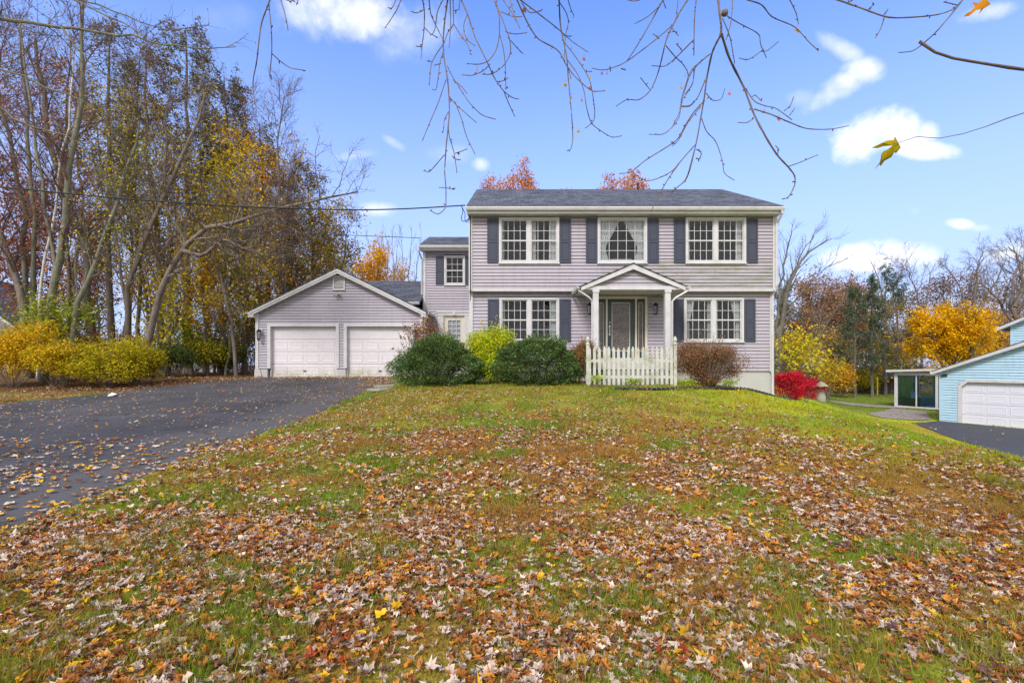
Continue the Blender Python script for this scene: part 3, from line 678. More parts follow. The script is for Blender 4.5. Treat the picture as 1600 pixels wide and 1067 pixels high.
for k in range(4): mb.fbox(o, UX, NF, -2.90+k*.193-.012, -2.90+k*.193+.012, 2.78, 3.62, -.045, -.005)
for k in range(5): mb.fbox(o, UX, NF, -2.91, -2.31, 2.78+k*.21-.012, 2.78+k*.21+.012, -.046, -.006)
mb.build('muntin', M['white'], sd)
MB().fbox(o, UX, NF, -2.90, -2.32, 2.78, 3.62, -.036, -.030).build('pane', M['glass'], sd)
MB().fbox(o, UX, NF, -2.90, -2.32, 2.78, 3.62, -.075, -.065).build('curtain', M['curtain'], sd)
MB().fbox(o, UX, NF, -1.82, -1.70, 2.9, 3.15, .02, .13).build('meter_box', M['tarp'], H)
# connector between garage and wing
roof_slab('roof', M['roof'], H, (-7.3, 21.0, 4.36), (-4.02, 21.0, 4.36), (-4.02, 24.1, 5.80), (-7.3, 24.1, 5.80), .05)
roof_slab('roof', M['roof'], H, (-7.3, 27.2, 4.36), (-4.02, 27.2, 4.36), (-4.02, 24.1, 5.80), (-7.3, 24.1, 5.80), .05)
siding('wall', M['siding'], H, (0, 27.1, 0), UX, (0, 1, 0), -7, WX0, 1.1, 4.4)
gutter(-5.0, -4.03, 20.98, 4.23).build('gutter', M['white'], H)
# garage
DG, GX0, GX1 = 20.4, -10.86, -3.82; gc = (GX0+GX1)/2; oG = (0, DG, 0)
gap, gez, gslope = 5.68, 3.86, .489
gd = [(-10.25, -7.47), (-7.01, -4.27)]; gzb, gzt = 1.115, 3.23
siding('wall', M['siding'], H, oG, UX, NF, GX0+.1, GX1-.1, 1.45, 5.50, [(a-.02, b_+.02, 1.0, gzt+.02) for a, b_ in gd] + [(-7.60, -7.08, 4.75, 5.38)],
       clip=lambda z: (max(GX0+.1, gc-(5.50-z)/gslope), min(GX1-.1, gc+(5.50-z)/gslope)))
for x, nx in ((GX0, -1), (GX1, 1)): siding('wall', M['siding'], H, (x, DG, 0), (0, 1, 0), (nx, 0, 0), 0, 7, 1.4, 3.9)
siding('wall', M['siding'], H, (0, DG+7, 0), UX, (0, 1, 0), GX0, GX1, 1.1, 5.5, clip=lambda z: (max(GX0, gc-(5.50-z)/gslope), min(GX1, gc+(5.50-z)/gslope)))
fz = 1.45
mb = MB(); mb.box(GX0-.02, -10.38, DG-.03, DG+.25, .7, fz-.03).box(-7.42, -7.06, DG-.03, DG+.25, .7, fz-.03).box(-4.15, GX1+.02, DG-.03, DG+.25, .7, fz-.03)
mb.box(GX0, GX0+.2, DG+.25, DG+7, .7, 1.42).box(GX1-.2, GX1, DG+.25, DG+7, .7, 1.42).build('foundation', M['concrete'], H)
mb = MB()
for a, b_ in gd:
    mb.fbox(oG, UX, NF, a-.13, a, fz, gzt+.13, -.03, .05); mb.fbox(oG, UX, NF, b_, b_+.13, fz, gzt+.13, -.03, .05); mb.fbox(oG, UX, NF, a, b_, gzt, gzt+.13, -.03, .052)
    mb.fbox(oG, UX, NF, a-.03, a+.0, 1.05, gzt, -.20, -.0301); mb.fbox(oG, UX, NF, b_, b_+.03, 1.05, gzt, -.20, -.0301); mb.fbox(oG, UX, NF, a, b_, gzt, gzt+.03, -.20, -.0301)
mb.build('door_casing', M['white'], H)
for i, (a, b_) in enumerate(gd):
    garage_door(H, oG, UX, NF, a, b_, gzb, gzt, 4, 4, M['gdoor'], plain_top=True)
    MB().fbox(oG, UX, NF, a, b_, gzb-.1, gzb, -.20, -.10).build('threshold', M['concrete'], H)
    MB().fbox(oG, UX, NF, (a+b_)/2-.06, (a+b_)/2+.06, gzb+.22, gzb+.25, -.13, -.09).build('handle', M['black'], [o_ for o_ in H.children if o_.name.startswith('garage_door')][-1])
for x0 in (GX0-.025, GX1-.1): MB().box(x0, x0+.125, DG-.045, DG+.1, fz-.03, 3.95).build('corner_board', M['white'], H)
# gable vent with louvres
mb = MB(); mb.fbox(oG, UX, NF, -7.60, -7.54, 4.75, 5.38, 0, .06); mb.fbox(oG, UX, NF, -7.14, -7.08, 4.75, 5.38, 0, .06); mb.fbox(oG, UX, NF, -7.54, -7.14, 4.75, 4.81, 0, .06); mb.fbox(oG, UX, NF, -7.54, -7.14, 5.32, 5.38, 0, .06)
for k in range(9):
    z = 4.815+k*.057; mb.add([(-7.54, DG-.05, z), (-7.14, DG-.05, z), (-7.14, DG-.005, z+.05), (-7.54, DG-.005, z+.05)], [(0, 1, 2, 3)])
mb.fbox(oG, UX, NF, -7.54, -7.14, 4.81, 5.32, -.02, -.004)
mb.build('gable_vent', M['white'], H)
fl = MB().fbox(oG, UX, NF, -7.42, -7.28, 4.50, 4.62, .024, .07).build('flood_light', M['white'], H)
MB().tubes([[-7.31, DG-.07, 4.55], [-7.33, DG-.13, 4.57], [-7.30, DG-.2, 4.53]], [.02, .055, .062], 10).tubes([[-7.40, DG-.07, 4.53], [-7.46, DG-.13, 4.52], [-7.48, DG-.19, 4.49]], [.015, .03, .04], 8).build('lamp_head', M['cream'], fl)
lantern(H, (-10.66, DG-.03, 2.95), s=1.3); lantern(H, (-4.08, DG-.03, 2.95), s=1.3)
# garage roof (ridge runs away from the camera), rakes and gutters
yg0 = DG-.30
for s in (-1, 1):
    xe = gc + s*3.74
    roof_slab('roof', M['roof_side'], H, (xe, yg0, gap-3.74*gslope+.0), (xe, DG+7.3, gap-3.74*gslope), (gc, DG+7.3, gap), (gc, yg0, gap), .045)
    zr0 = lambda x: gap - abs(x-gc)*gslope - .05
    MB().prism([(xe, yg0+.01, zr0(xe)), (gc, yg0+.01, zr0(gc)), (gc, yg0+.01, zr0(gc)-.10), (xe, yg0+.01, zr0(xe)-.10)], (0, .03, 0)).prism([(xe-s*.05, yg0+.03, zr0(xe)-.09), (gc, yg0+.03, zr0(gc)-.09), (gc, yg0+.03, zr0(gc)-.19), (xe-s*.05, yg0+.03, zr0(xe)-.16)], (0, .03, 0)).build('rake_board', M['white'], H)
    MB().prism([(xe, yg0+.06, zr0(xe)-.13), (gc, yg0+.06, zr0(gc)-.15), (gc, yg0+.06, zr0(gc)-.17), (xe, yg0+.06, zr0(xe)-.15)], (0, .28, 0)).build('soffit', M['white'], H)
    xw = GX0 if s < 0 else GX1
    MB().box(min(xe, xw), max(xe, xw), yg0+.04, yg0+.30, 3.60, 3.74).build('eave_return', M['white'], H)
    prof = [(0, -.02), (s*.10, -.02), (s*.11, .075), (s*.095, .075), (s*.085, 0), (0, 0)]
    MB().prism([(xe+a, yg0, 3.76+b_) for a, b_ in prof], (0, 7.4, 0)).build('gutter', M['white'], H)
downspout([(gc+3.79, yg0+.1, 3.76), (gc+3.77, yg0+.1, 3.6), (GX1+.10, DG-.02, 3.4), (GX1+.10, DG-.02, 2.8), (GX1+.10, DG-.02, 1.2)], .04)
MB().prism([(GX0-.06, DG-.10, 0.9), (GX0+.30, DG-.10, .9), (GX0+.18, DG-.07, 1.42), (GX0-.04, DG-.07, 1.42)], (0, .07, 0)).build('splash_guard', M['concrete'], H)

# ------------------------------------------------------------------ the neighbour's blue house
ca, sa = math.cos(math.radians(60)), math.sin(math.radians(60))
C0 = np.array([22.3, 25.0, 0]); ub = np.array([ca, -sa, 0]); vb = np.array([sa, ca, 0])     # along the face, and back from it
NB = thing('blue_house', 'light blue sided neighbouring house with wide white garage door and glass sunroom', 'house', (22.3, 25.0, -1.45))
nf = -vb
def corner(u, v): return C0 + ub*u + vb*v
gw = 6.8; ap = 1.33+gw/2*.42
bz0 = -1.5
def bclip(z): return (max(0, (z-1.25)/.42), min(gw, gw-(z-1.25)/.42)) if z > 1.25 else (0, gw)
siding('wall', M['blue'], NB, C0, ub, nf, .1, gw, bz0, ap-.1, [(.72, 5.95, bz0-.1, .86)], clip=bclip, ex=.13, lap=.03)
siding('wall', M['blue'], NB, C0, vb, -ub, 0, 7, bz0, 1.35, ex=.13)
siding('wall', M['blue'], NB, corner(gw, 0), vb, ub, 0, 7, bz0, 1.35, ex=.13)
MB().fbox(C0, ub, nf, -.02, .10, bz0-.1, 1.3, -.1, .045).build('corner_board', M['blue'], NB)
ch = .25
mb = MB()
def fq(u, z, n_): return C0 + ub*u + nf*n_ + np.array([0, 0, z])
cas = .13; u0_, u1_, zt_ = .85, 5.82, .74
for nn0, nn1 in ((-.12, .05),):
    inn = [(u0_, bz0-.05), (u0_, zt_-ch), (u0_+ch, zt_), (u1_-ch, zt_), (u1_, zt_-ch), (u1_, bz0-.05)]
    out = [(u0_-cas, bz0-.05), (u0_-cas, zt_-ch+.06), (u0_+ch-.06, zt_+cas), (u1_-ch+.06, zt_+cas), (u1_+cas, zt_-ch+.06), (u1_+cas, bz0-.05)]
    for i in range(5):
        mb.prism([fq(*inn[i], nn0), fq(*inn[i+1], nn0), fq(*out[i+1], nn0), fq(*out[i], nn0)], nf*(nn1-nn0))
mb.build('door_casing', M['white'], NB)
garage_door(NB, C0, ub, nf, u0_-.01, u1_+.01, bz0+.07, zt_+.0, 4, 6, M['wdoor'], rec=-.13)
MB().prism([fq(.72, .60, -.02), fq(.72, .86, -.02), fq(1.12, .86, -.02)], nf*.0+nf*.02).build('wall_patch', M['blue'], NB)
for s, ue in ((-1, -.25), (1, gw+.25)):
    a, b_ = fq(ue, 1.33-.25*.42+.06, .3), fq(ue, 1.33-.25*.42+.06, -7.3); c_, d_ = fq(gw/2, ap+.06, -7.3), fq(gw/2, ap+.06, .3)
    roof_slab('roof', M['roof'], NB, a, b_, c_, d_, .05)
    MB().prism([a-[0, 0, .05], d_-[0, 0, .05], d_-[0, 0, .22], a-[0, 0, .2]], -nf*.03).build('rake_board', M['white'], NB)
    MB().prism([a-[0, 0, .17], d_-[0, 0, .19], d_-[0, 0, .21], a-[0, 0, .19]], -nf*.30).build('soffit', M['white'], NB)
MB().fbox(C0, ub, nf, -.32, -.25, 1.12, 1.26, -7.3, .3).build('gutter', M['white'], NB)
lb = MB().fbox(C0, ub, nf, .16, .30, 1.02, 1.12, .02, .1).build('wall_lamp', M['black'], NB)
MB().tubes([fq(.16, 1.05, .1), fq(.08, 1.03, .16)], [.03, .045], 8).build('lamp_head', M['black'], lb)
# main block behind
u2, v2 = 1.4, 5.0; o2 = corner(u2, v2); W2 = 9.0
siding('wall', M['blue'], NB, o2, ub, nf, .1, W2, bz0, 6.4, clip=lambda z: (max(0, (z-3.8)/.5), min(W2, W2-(z-3.8)/.5)) if z > 3.8 else (0, W2), ex=.13, lap=.03)
siding('wall', M['blue'], NB, o2, vb, -ub, 0, 9, bz0, 3.85, ex=.13, lap=.03)
MB().fbox(o2, ub, nf, -.02, .1, bz0, 3.8, -.1, .045).build('corner_board', M['blue'], NB)
def fq2(u, z, n_): return o2 + ub*u + nf*n_ + np.array([0, 0, z])
for ue in (-.4, W2+.4):
    a, b_ = fq2(ue, 3.72, .35), fq2(ue, 3.72, -9.4); c_, d_ = fq2(W2/2, 6.2, -9.4), fq2(W2/2, 6.2, .35)
    roof_slab('roof', M['roof'], NB, a, b_, c_, d_, .05)
    MB().prism([a-[0, 0, .05], d_-[0, 0, .05], d_-[0, 0, .25], a-[0, 0, .22]], -nf*.03).prism([a-[0, 0, .18], d_-[0, 0, .2], d_-[0, 0, .23], a-[0, 0, .21]], -nf*.34).build('rake_board', M['white'], NB)
MB().fbox(o2, ub, nf, -.48, -.38, 3.5, 3.66, -9.4, .35).build('gutter', M['white'], NB)
# sunroom
Su = -4.46; Sv = 6.27; os_ = corner(Su, Sv); SW, SD, sz = 4.6, 3.2, -1.2
mb = MB(); zt = 1.0
posts = [0, 1.02, 1.10, 2.05, 2.13, 2.55, 3.4, SW-.12]
mb.fbox(os_, ub, nf, 0, .16, sz, zt+.1, -.12, .03)
for p in (1.15, 2.16, 2.34, 3.30, SW-.16): mb.fbox(os_, ub, nf, p, p+(.05 if p < 2 else .13), sz+.08, zt, -.10, .02)
mb.fbox(os_, ub, nf, .16, SW, sz, sz+.10, -.12, .031); mb.fbox(os_, ub, nf, .16, SW, zt-.08, zt+.1, -.12, .031)
for p in (0.16, SD/2, SD-.16): mb.fbox(os_, vb, -ub, p, p+.08, sz, zt+.1, -.02, .03)
mb.fbox(os_, ub, nf, .16, SW, zt-.1, zt+.1, -SD-.1, -SD-.02); [mb.fbox(os_, ub, nf, q_, q_+.1, sz, zt-.1, -SD-.1, -SD-.02) for q_ in (.06, 1.2, 2.4)]; mb.fbox(os_, vb, -ub, .12, SD, sz, sz+.12, -.1, .031); mb.fbox(os_, vb, -ub, .12, SD, zt-.06, zt+.1, -.1, .031)
sr = mb.build('sunroom', M['white'], NB)
mb = MB(); mb.fbox(os_, ub, nf, .16, SW, sz+.1, zt-.08, -.06, -.05); mb.fbox(os_, vb, -ub, .12, SD, sz+.12, zt-.06, -.06, -.05); mb.build('pane', M['tint'], sr)
MB().fbox(os_, ub, nf, .16, SW, sz-.05, sz+.0, -SD, -.1).fbox(os_, ub, nf, .16, SW, sz, sz+.55, -SD-.02, -SD).fbox(os_, ub, nf, 2.6, 2.68, sz, zt, -SD, -.1).build('interior', M['sunroom'], sr)
mb = MB(); mb.prism([os_+ub*-.35+nf*.35+[0, 0, zt+.12], os_+ub*(SW+.1)+nf*.35+[0, 0, zt+.32], os_+ub*(SW+.1)-nf*SD+[0, 0, zt+.32], os_+ub*-.35-nf*SD+[0, 0, zt+.12]], (0, 0, .14)); mb.build('sunroom_roof', M['white'], sr)
mb = MB(); mb.fbox(os_, ub, nf, 1.25, 2.1, sz+.72, sz+.80, -1.2, -.5).fbox(os_, ub, nf, 1.3, 1.36, sz, sz+.72, -.6, -.5).fbox(os_, ub, nf, 2.0, 2.06, sz, sz+.72, -.6, -.5); mb.build('table', M['pool'], sr)
mb = MB(); mb.fbox(os_, ub, nf, .7, .95, sz+.62, sz+.98, -.9, -.6).lathe([(0, sz+1.05), (.1, sz+1.0), (.12, sz+.95), (.1, sz+.6)], tuple(os_+ub*.75-nf*.7)[:2]+(0,), 10); mb.build('cooler', M['curtain'], sr)
MB().fbox(os_, ub, nf, .3, 1.0, sz, sz+.60, -1.1, -.45).build('cabinet', M['wood'], sr)
mb = MB(); mb.fbox(os_, ub, nf, .75, .80, sz+1.0, zt, -.8, -.75).fbox(os_, ub, nf, 1.55, 1.63, sz+.8, zt, -1.6, -1.5).build('post', M['pool'], sr)
# ------------------------------------------------------------------ fence and small things
fy = 14.3
FN = thing('picket_fence', 'weathered white picket fence with mossy boards in front of the porch', 'fence', (3.6, fy, g(3.6, fy)))
rf = random.Random(4)
pick0 = None
xs_p = np.arange(2.32, 4.80, .1435)
for i, x in enumerate(xs_p):
    z0 = g(x, fy)+.03; h = 1.15 + rf.uniform(-.03, .02); t = rf.uniform(-.012, .012); w = .041
    mb = MB(); p = [(x-w, fy, z0), (x+w, fy, z0), (x+w+t, fy, z0+h-.10), (x+t*1.1+.012, fy, z0+h-.012), (x+t*1.1-.012, fy, z0+h-.012), (x-w+t, fy, z0+h-.10)]
    mb.prism(p, (0, .022, 0)); mb.build('picket', M['picket'], FN)
for z in (1.24, 1.72):
    MB().box(2.2, 4.85, fy+.023, fy+.065, z-.045, z+.045).build('rail', M['picket'], FN)
for x in (2.26, 4.87):
    z0 = g(x, fy)-.2; mb = MB().box(x-.045, x+.045, fy-.01, fy+.08, z0, 2.20)
    mb.lathe([(.06, 2.20), (.068, 2.225), (.04, 2.25), (.036, 2.27), (.055, 2.31), (.062, 2.35), (.045, 2.40), (.016, 2.45), (0, 2.455)], (x, fy+.035, 0), 10)
    mb.build('fence_post', M['picket'], FN)
def label_here(o, l, c, grp=None): return tag(o, l, c, grp)
# corrugated drain pipe lying along the front
pp = [P(x, y, d) for x, y, d in ((958, 603, 13.6), (1010, 606, 13.5), (1060, 609, 13.6), (1110, 614, 13.7), (1150, 617, 14.0), (1190, 620, 14.6), (1225, 622, 15.3), (1243, 629, 15.7), (1262, 640, 15.6))]
pp = np.array(pp); t = np.linspace(0, 1, 220); tk = np.linspace(0, 1, len(pp))
pc = np.stack([np.interp(t, tk, pp[:, k]) for k in range(3)], 1); pc[:, 2] = G(pc[:, 0], pc[:, 1]) + .05
tag(MB().tubes(pc, .045 + .007*np.sign(np.sin(np.arange(220)*1.6)), 8).build('drain_pipe', M['black']), 'black corrugated drain pipe lying in the grass along the front bed', 'pipe')
# flagstones by the driveway
fs = [(604, 599, 17.3, .42, .2, 'grey flagstone tucked beside the left yew, upper of two'), (596, 607, 16.4, .5, .25, 'low grey flagstone at the driveway edge, below the other one')]
for i, (x, y, d, a, b_, lab) in enumerate(fs):
    p = P(x, y, d); z = g(p[0], d) - .01
    rr = random.Random(i+3); poly = [(p[0]+a*math.cos(k)*rr.uniform(.85, 1.1), p[1]+b_*2*math.sin(k)*rr.uniform(.85, 1.1), z+.02*math.cos(k)) for k in np.arange(0, 6.28, .7)]
    tag(MB().prism(poly, (0, 0, .07)).build('flagstone', M['stone']), lab, 'flagstone', 'flagstones by the driveway')
# scrap of paper on the left verge
p = P(173, 608, 15.2); z = g(p[0], p[1])
tag(MB().add([(p[0]-.12, p[1], z+.03), (p[0]+.1, p[1]-.05, z+.05), (p[0]+.13, p[1]+.1, z+.10), (p[0]-.05, p[1]+.14, z+.12), (p[0]+.02, p[1]+.02, z+.14)], [(0, 1, 4), (1, 2, 4), (2, 3, 4), (3, 0, 4)]).build('paper_scrap', M['paper']), 'crumpled white paper scrap on the leafy verge beyond the driveway', 'litter')
# stone lantern with a little roof and red flowers
d = 30.0; p = P(1283, 622, d); z = g(p[0], d)
SLn = thing('garden_ornament', 'little stone wishing well with a tan shingled cap beside the red bush', 'ornament', (p[0], d, z))
MB().lathe([(.24, z-.1), (.27, z+.25), (.22, z+.35), (.21, z+.55), (.26, z+.58), (0, z+.58)], (p[0], d, 0), 14).build('base', M['stone'], SLn, True)
mb = MB()
for a in (-.21, .21): mb.box(p[0]+a-.03, p[0]+a+.03, d-.03, d+.03, z+.5, z+.98)
mb.build('post', M['wood'], SLn)
MB().lathe([(.42, z+.92), (.34, z+1.0), (.10, z+1.2), (0, z+1.22)], (p[0], d, 0), 12).lathe([(.42, z+.92), (0, z+.95)], (p[0], d, 0), 12).build('cap', M['thatch'], SLn)
rl = np.random.RandomState(5); mb = MB()
for q in rl.normal(0, 1, (26, 3)): mb.lathe([(0, -.05), (.06, 0), (0, .05)], (p[0]+q[0]*.12, d-.1+q[1]*.08, z+.68+q[2]*.05), 5)
mb.build('flower_pot', M['redpot'], SLn)
# shed far right, yellow pole
p = P(1383, 621, 46); z = g(p[0], 46)
SH = thing('shed', 'low brown wooden shed under the trees beside the sunroom', 'shed', (p[0], 46, z))
MB().box(p[0]-1.4, p[0]+2.4, 46, 48.5, z-.2, z+1.5).build('wall', M['wood'], SH)
MB().prism([(p[0]-1.8, 45.6, z+1.45), (p[0]-1.8, 48.9, z+1.45), (p[0]-1.8, 47.2, z+2.15)], (4.6, 0, 0)).build('roof', M['roof'], SH)
MB().box(p[0]-.4, p[0]+.5, 45.95, 46.0, z, z+1.25).build('door', M['dark'], SH)
p = P(1371, 622, 44); z = g(p[0], 44)
tag(MB().lathe([(.05, z-.2), (.05, z+1.6), (.03, z+1.65), (0, z+1.65)], (p[0], 44, 0), 8).build('pole', M['yellow']), 'thin yellow pole in the far yard left of the sunroom', 'pole')
# house glimpsed far left between the trunks
GH = thing('grey_house', 'distant grey gabled house half hidden by trees at the left edge', 'house', (-35, 33, 1.1))
siding('wall', M['tarp'], GH, (-43.6, 33, 0), (1, 0, 0), (0, -1, 0), 0, 9.4, .9, 7.9, clip=lambda z: (max(0, (z-4.6)/.7), min(9.4, 9.4-(z-4.6)/.7)) if z > 4.6 else (0, 9.4), ex=.16)
MB().box(-43.5, -34.3, 33.05, 37, .9, 4.6).build('side_wall', M['tarp'], GH)
for s in (-1, 1):
    xe = -38.9+s*5.2; roof_slab('roof', M['roof_side'], GH, (xe, 32.6, 4.25), (xe, 37.3, 4.25), (-38.9, 37.3, 7.95), (-38.9, 32.6, 7.95), .1)
    MB().prism([(xe, 32.6, 4.14), (-38.9, 32.6, 7.84), (-38.9, 32.6, 7.6), (xe, 32.6, 3.95)], (0, .05, 0)).build('rake_board', M['white'], GH)
mb = MB(); mb.box(-36.2, -35.2, 32.94, 33, 2.2, 3.6).build('window', M['white'], GH)
# chain-link like pale fence glimpsed through the wood
RF = thing('rail_fence', 'pale boundary fence with thin rails seen through the wood behind the shrubs', 'fence', (-18, 27, g(-18, 27)))
for k, x in enumerate(np.arange(-26, -9.9, 2.3)): MB().tubes([[x, 27, 1.0], [x, 27, 2.35]], [.035]*2, 6).build('post', M['tarp'], RF)
for z in (2.30, 1.4): MB().tubes([[-26.2, 27, z], [-11.9, 27, z+.02]], [.03]*2, 6).build('rail', M['white'], RF)
# parked trailer-like white shed behind the fence
WS = thing('white_shed', 'white garden shed glimpsed low between the trunks left of the garage', 'shed', (-21.3, 33, 1.1))
MB().box(-22.6, -19.8, 33, 35, 1.0, 2.9).build('wall', M['wdoor'], WS); MB().prism([(-22.8, 32.8, 2.88), (-22.8, 35.2, 2.88), (-22.8, 34, 3.5)], (3.2, 0, 0)).build('roof', M['roof'], WS)
MB().box(-21.7, -20.9, 32.95, 33.0, 1.05, 2.5).build('door', M['tarp'], WS)
# service wires
def wire(pts, r, label, nm='power_line'):
    pts = np.array(pts); k = 40; t = np.linspace(0, 1, k); tk = np.linspace(0, 1, len(pts))
    c = np.stack([np.interp(t, tk, pts[:, j]) for j in range(3)], 1)
    for _ in range(6): c[1:-1] = (c[:-2]+c[2:]+2*c[1:-1])/4
    return MB().tubes(c, np.full(k, r), 5)
w1 = [P(-400, 258, 13), P(0, 292, 13.5), P(200, 312, 14.2), P(380, 324, 15), P(560, 329, 15.7), P(650, 326, 16.2), P(727, 321, 16.35)]
PW = thing('power_line', 'twisted black service cable crossing the sky to the upper left eave', 'cable', w1[-1])
wire(w1, .022, '').build('cable', M['black'], PW)
lp = [P(721, 322, 16.33), P(724, 330, 16.3), P(720, 342, 16.3), P(724, 347, 16.35), P(731, 344, 16.4), P(735, 335, 16.45), P(736, 330, 16.45)]
wire(lp, .013, '').build('drip_loop', M['black'], PW)
wire([P(722, 324, 16.33), P(727, 334, 16.35), P(726, 343, 16.4), P(730, 349, 16.4), P(735, 331, 16.45)], .012, '').build('drip_loop', M['black'], PW)
MB().tubes([P(735, 334, 16.42), P(735, 470, 16.42)], [.014]*2, 5).build('service_wire', M['black'], PW)
w2 = [P(-300, 352, 18), P(0, 355, 18.5), P(300, 361, 19.5), P(500, 366, 20.6), P(657, 372, 21.4)]
tag(wire(w2, .014, '').build('telephone_line', M['black']), 'thin telephone wire running low to the small wing roof', 'cable')

# ------------------------------------------------------------------ grass, leaves
R = np.random.RandomState(11)
def unit(v): return v/(np.linalg.norm(v, axis=-1, keepdims=True)+1e-9)
def scatter(n, x0, x1, y0, y1, cone=True):
    y = np.sqrt(R.uniform(y0**2, y1**2, n)) if cone else R.uniform(y0, y1, n)
    x = R.uniform(-1, 1, n)*(y*1.13+2.6) if cone else R.uniform(x0, x1, n)
    k = (x > x0) & (x < x1); return x[k], y[k]
def blocked(x, y):
    return on_drive(x, y) | ((y > 16.62) & (x > XL) & (x < XRt)) | ((y > 20.3) & (x > GX0) & (x < XRt)) | in_poly(x, y, ND) | ((y > 13.9) & (y < 16.7) & (x > -3.2) & (x < 2.0)*(y > 14.6))
gb = MB()
def blades(n, y0, y1, w, h, x0=-60, x1=60):
    x, y = scatter(n, x0, x1, y0, y1)
    k = ~blocked(x, y); x, y = x[k], y[k]
    k = R.uniform(0, 1, len(x)) < (.35+.65*sstep(.3, .6, fbm(x, y, .35, 9, 2))); x, y = x[k], y[k]
    z = G(x, y); m = len(x)
    hh = h*R.uniform(.5, 1.25, m)*(.45+1.3*sstep(.3, .75, fbm(x, y, .45, 21, 2))); th = R.uniform(0, 2*np.pi, m); ln = R.uniform(.1, .9, m)*hh
    dx, dy = np.cos(th), np.sin(th); ph = R.uniform(0, 2*np.pi, m); wx, wy = np.cos(ph)*w/2, np.sin(ph)*w/2
    b0 = np.stack([x-wx, y-wy, z-.005], 1); b1 = np.stack([x+wx, y+wy, z-.005], 1)
    m0 = np.stack([x-wx*.8+dx*ln*.35, y-wy*.8+dy*ln*.35, z+hh*.6], 1); m1 = np.stack([x+wx*.8+dx*ln*.35, y+wy*.8+dy*ln*.35, z+hh*.6], 1)
    tp = np.stack([x+dx*ln, y+dy*ln, z+hh], 1)
    c = lawn_color(x, y)*R.uniform(.65, 1.5, (m, 1))
    straw = (R.uniform(0, 1, m) < .14)[:, None]; c = np.where(straw, np.array([.34, .27, .11])*R.uniform(.6, 1.2, (m, 1)), c)
    V = np.stack([b0, b1, m1, m0, tp], 1).reshape(-1, 3); i0 = np.arange(m)*5
    n0 = gb.n
    gb.v.append(V); gb.c.append(np.repeat(c, 5, axis=0)); gb.n += len(V)
    gb.f.append(np.stack([i0, i0+1, i0+2, i0+3], 1)+n0); gb.f.append(np.stack([i0+3, i0+2, i0+4], 1)+n0)
blades(230000, 1.2, 4.6, .0042, .050)
blades(220000, 4.6, 8.5, .0065, .052)
blades(180000, 8.5, 14.5, .010, .055, -18, 22)
blades(60000, 13.5, 24, .016, .065, -18, 24)
blades(30000, 24, 46, .03, .07, 9, 50)
setting(gb.build('grass', M['grass']), 'stuff', 'green and straw-coloured lawn grass on the mound', 'grass')

# maple leaf outline (5 pointed lobes), one unit wide
ml = np.array([(0, -.42), (.06, -.12), (.30, -.30), (.27, -.12), (.50, -.02), (.33, .06), (.42, .28), (.20, .20), (.14, .30), (0, .58)])
mlo = np.vstack([ml, (ml[1:-1]*[-1, 1])[::-1]])         # closed outline, 18 points
ml2 = np.array([(0, -.4), (.30, -.25), (.48, .0), (.3, .12), (.3, .34), (0, .55), (-.3, .34), (-.3, .12), (-.48, 0), (-.30, -.25)])
oval = np.array([(0, -.5), (.22, -.2), (.25, .1), (0, .55), (-.25, .1), (-.22, -.2)])
def put_leaves(mb, pos, size, cols, outline, tilt=.5, curl=.35, nrm=None):
    m = len(pos); k = len(outline)
    th = R.uniform(0, 2*np.pi, m); ti = R.normal(0, tilt, m); ax = R.uniform(0, 2*np.pi, m)
    O = np.vstack([[0, 0], outline])
    O = np.repeat(O[None], m, 0)*size[:, None, None]*np.stack([R.uniform(.55, 1.1, m), R.uniform(.8, 1.1, m)], 1)[:, None]
    O[:, 1:] *= 1 + R.normal(0, .13, (m, k, 1)); O[:, 1:] += R.normal(0, .035, (m, k, 2))*size[:, None, None]; O[:, :, 0] *= R.uniform(.45, 1.05, m)[:, None]
    r2 = (O**2).sum(-1)/size[:, None]
    fold = np.abs(O[..., 0])*R.uniform(-.3, 1.1, m)[:, None]*curl*1.3
    zc = r2*R.uniform(-1.3, 2.4, m)[:, None]*curl + fold + R.normal(0, .085, (m, k+1))*size[:, None]
    x = O[..., 0]*np.cos(th)[:, None]-O[..., 1]*np.sin(th)[:, None]; y = O[..., 0]*np.sin(th)[:, None]+O[..., 1]*np.cos(th)[:, None]
    a = np.stack([np.cos(ax), np.sin(ax), 0*ax], 1)[:, None]; Vv = np.stack([x, y, zc], -1)
    c, s_ = np.cos(ti)[:, None, None], np.sin(ti)[:, None, None]
    Vv = Vv*c + np.cross(a, Vv)*s_ + a*(a*Vv).sum(-1, keepdims=True)*(1-c)
    Vv = Vv + pos[:, None]
    i0 = (np.arange(m)*(k+1))[:, None]; j = np.arange(k)[None]
    f = np.stack([np.broadcast_to(i0, (m, k)), i0+1+j, i0+1+(j+1) % k], -1).reshape(-1, 3)
    shade = np.ones((m, k+1, 1)); shade[:, 0] = .72
    cc = np.clip(cols[:, None]*shade*R.uniform(.88, 1.12, (m, k+1, 1)), 0, 1).reshape(-1, 3)
    mb.add(Vv.reshape(-1, 3), f, cc)
PAL = np.array([(.60, .47, .39), (.48, .36, .30), (.70, .57, .46), (.36, .145, .045), (.25, .095, .035), (.55, .21, .04), (.60, .29, .08), (.17, .09, .08), (.26, .17, .15), (.72, .42, .03), (.38, .07, .03), (.36, .24, .15)])
PW_ = np.array([.16, .10, .08, .15, .14, .12, .08, .045, .04, .035, .02, .06]); PW_ /= PW_.sum()
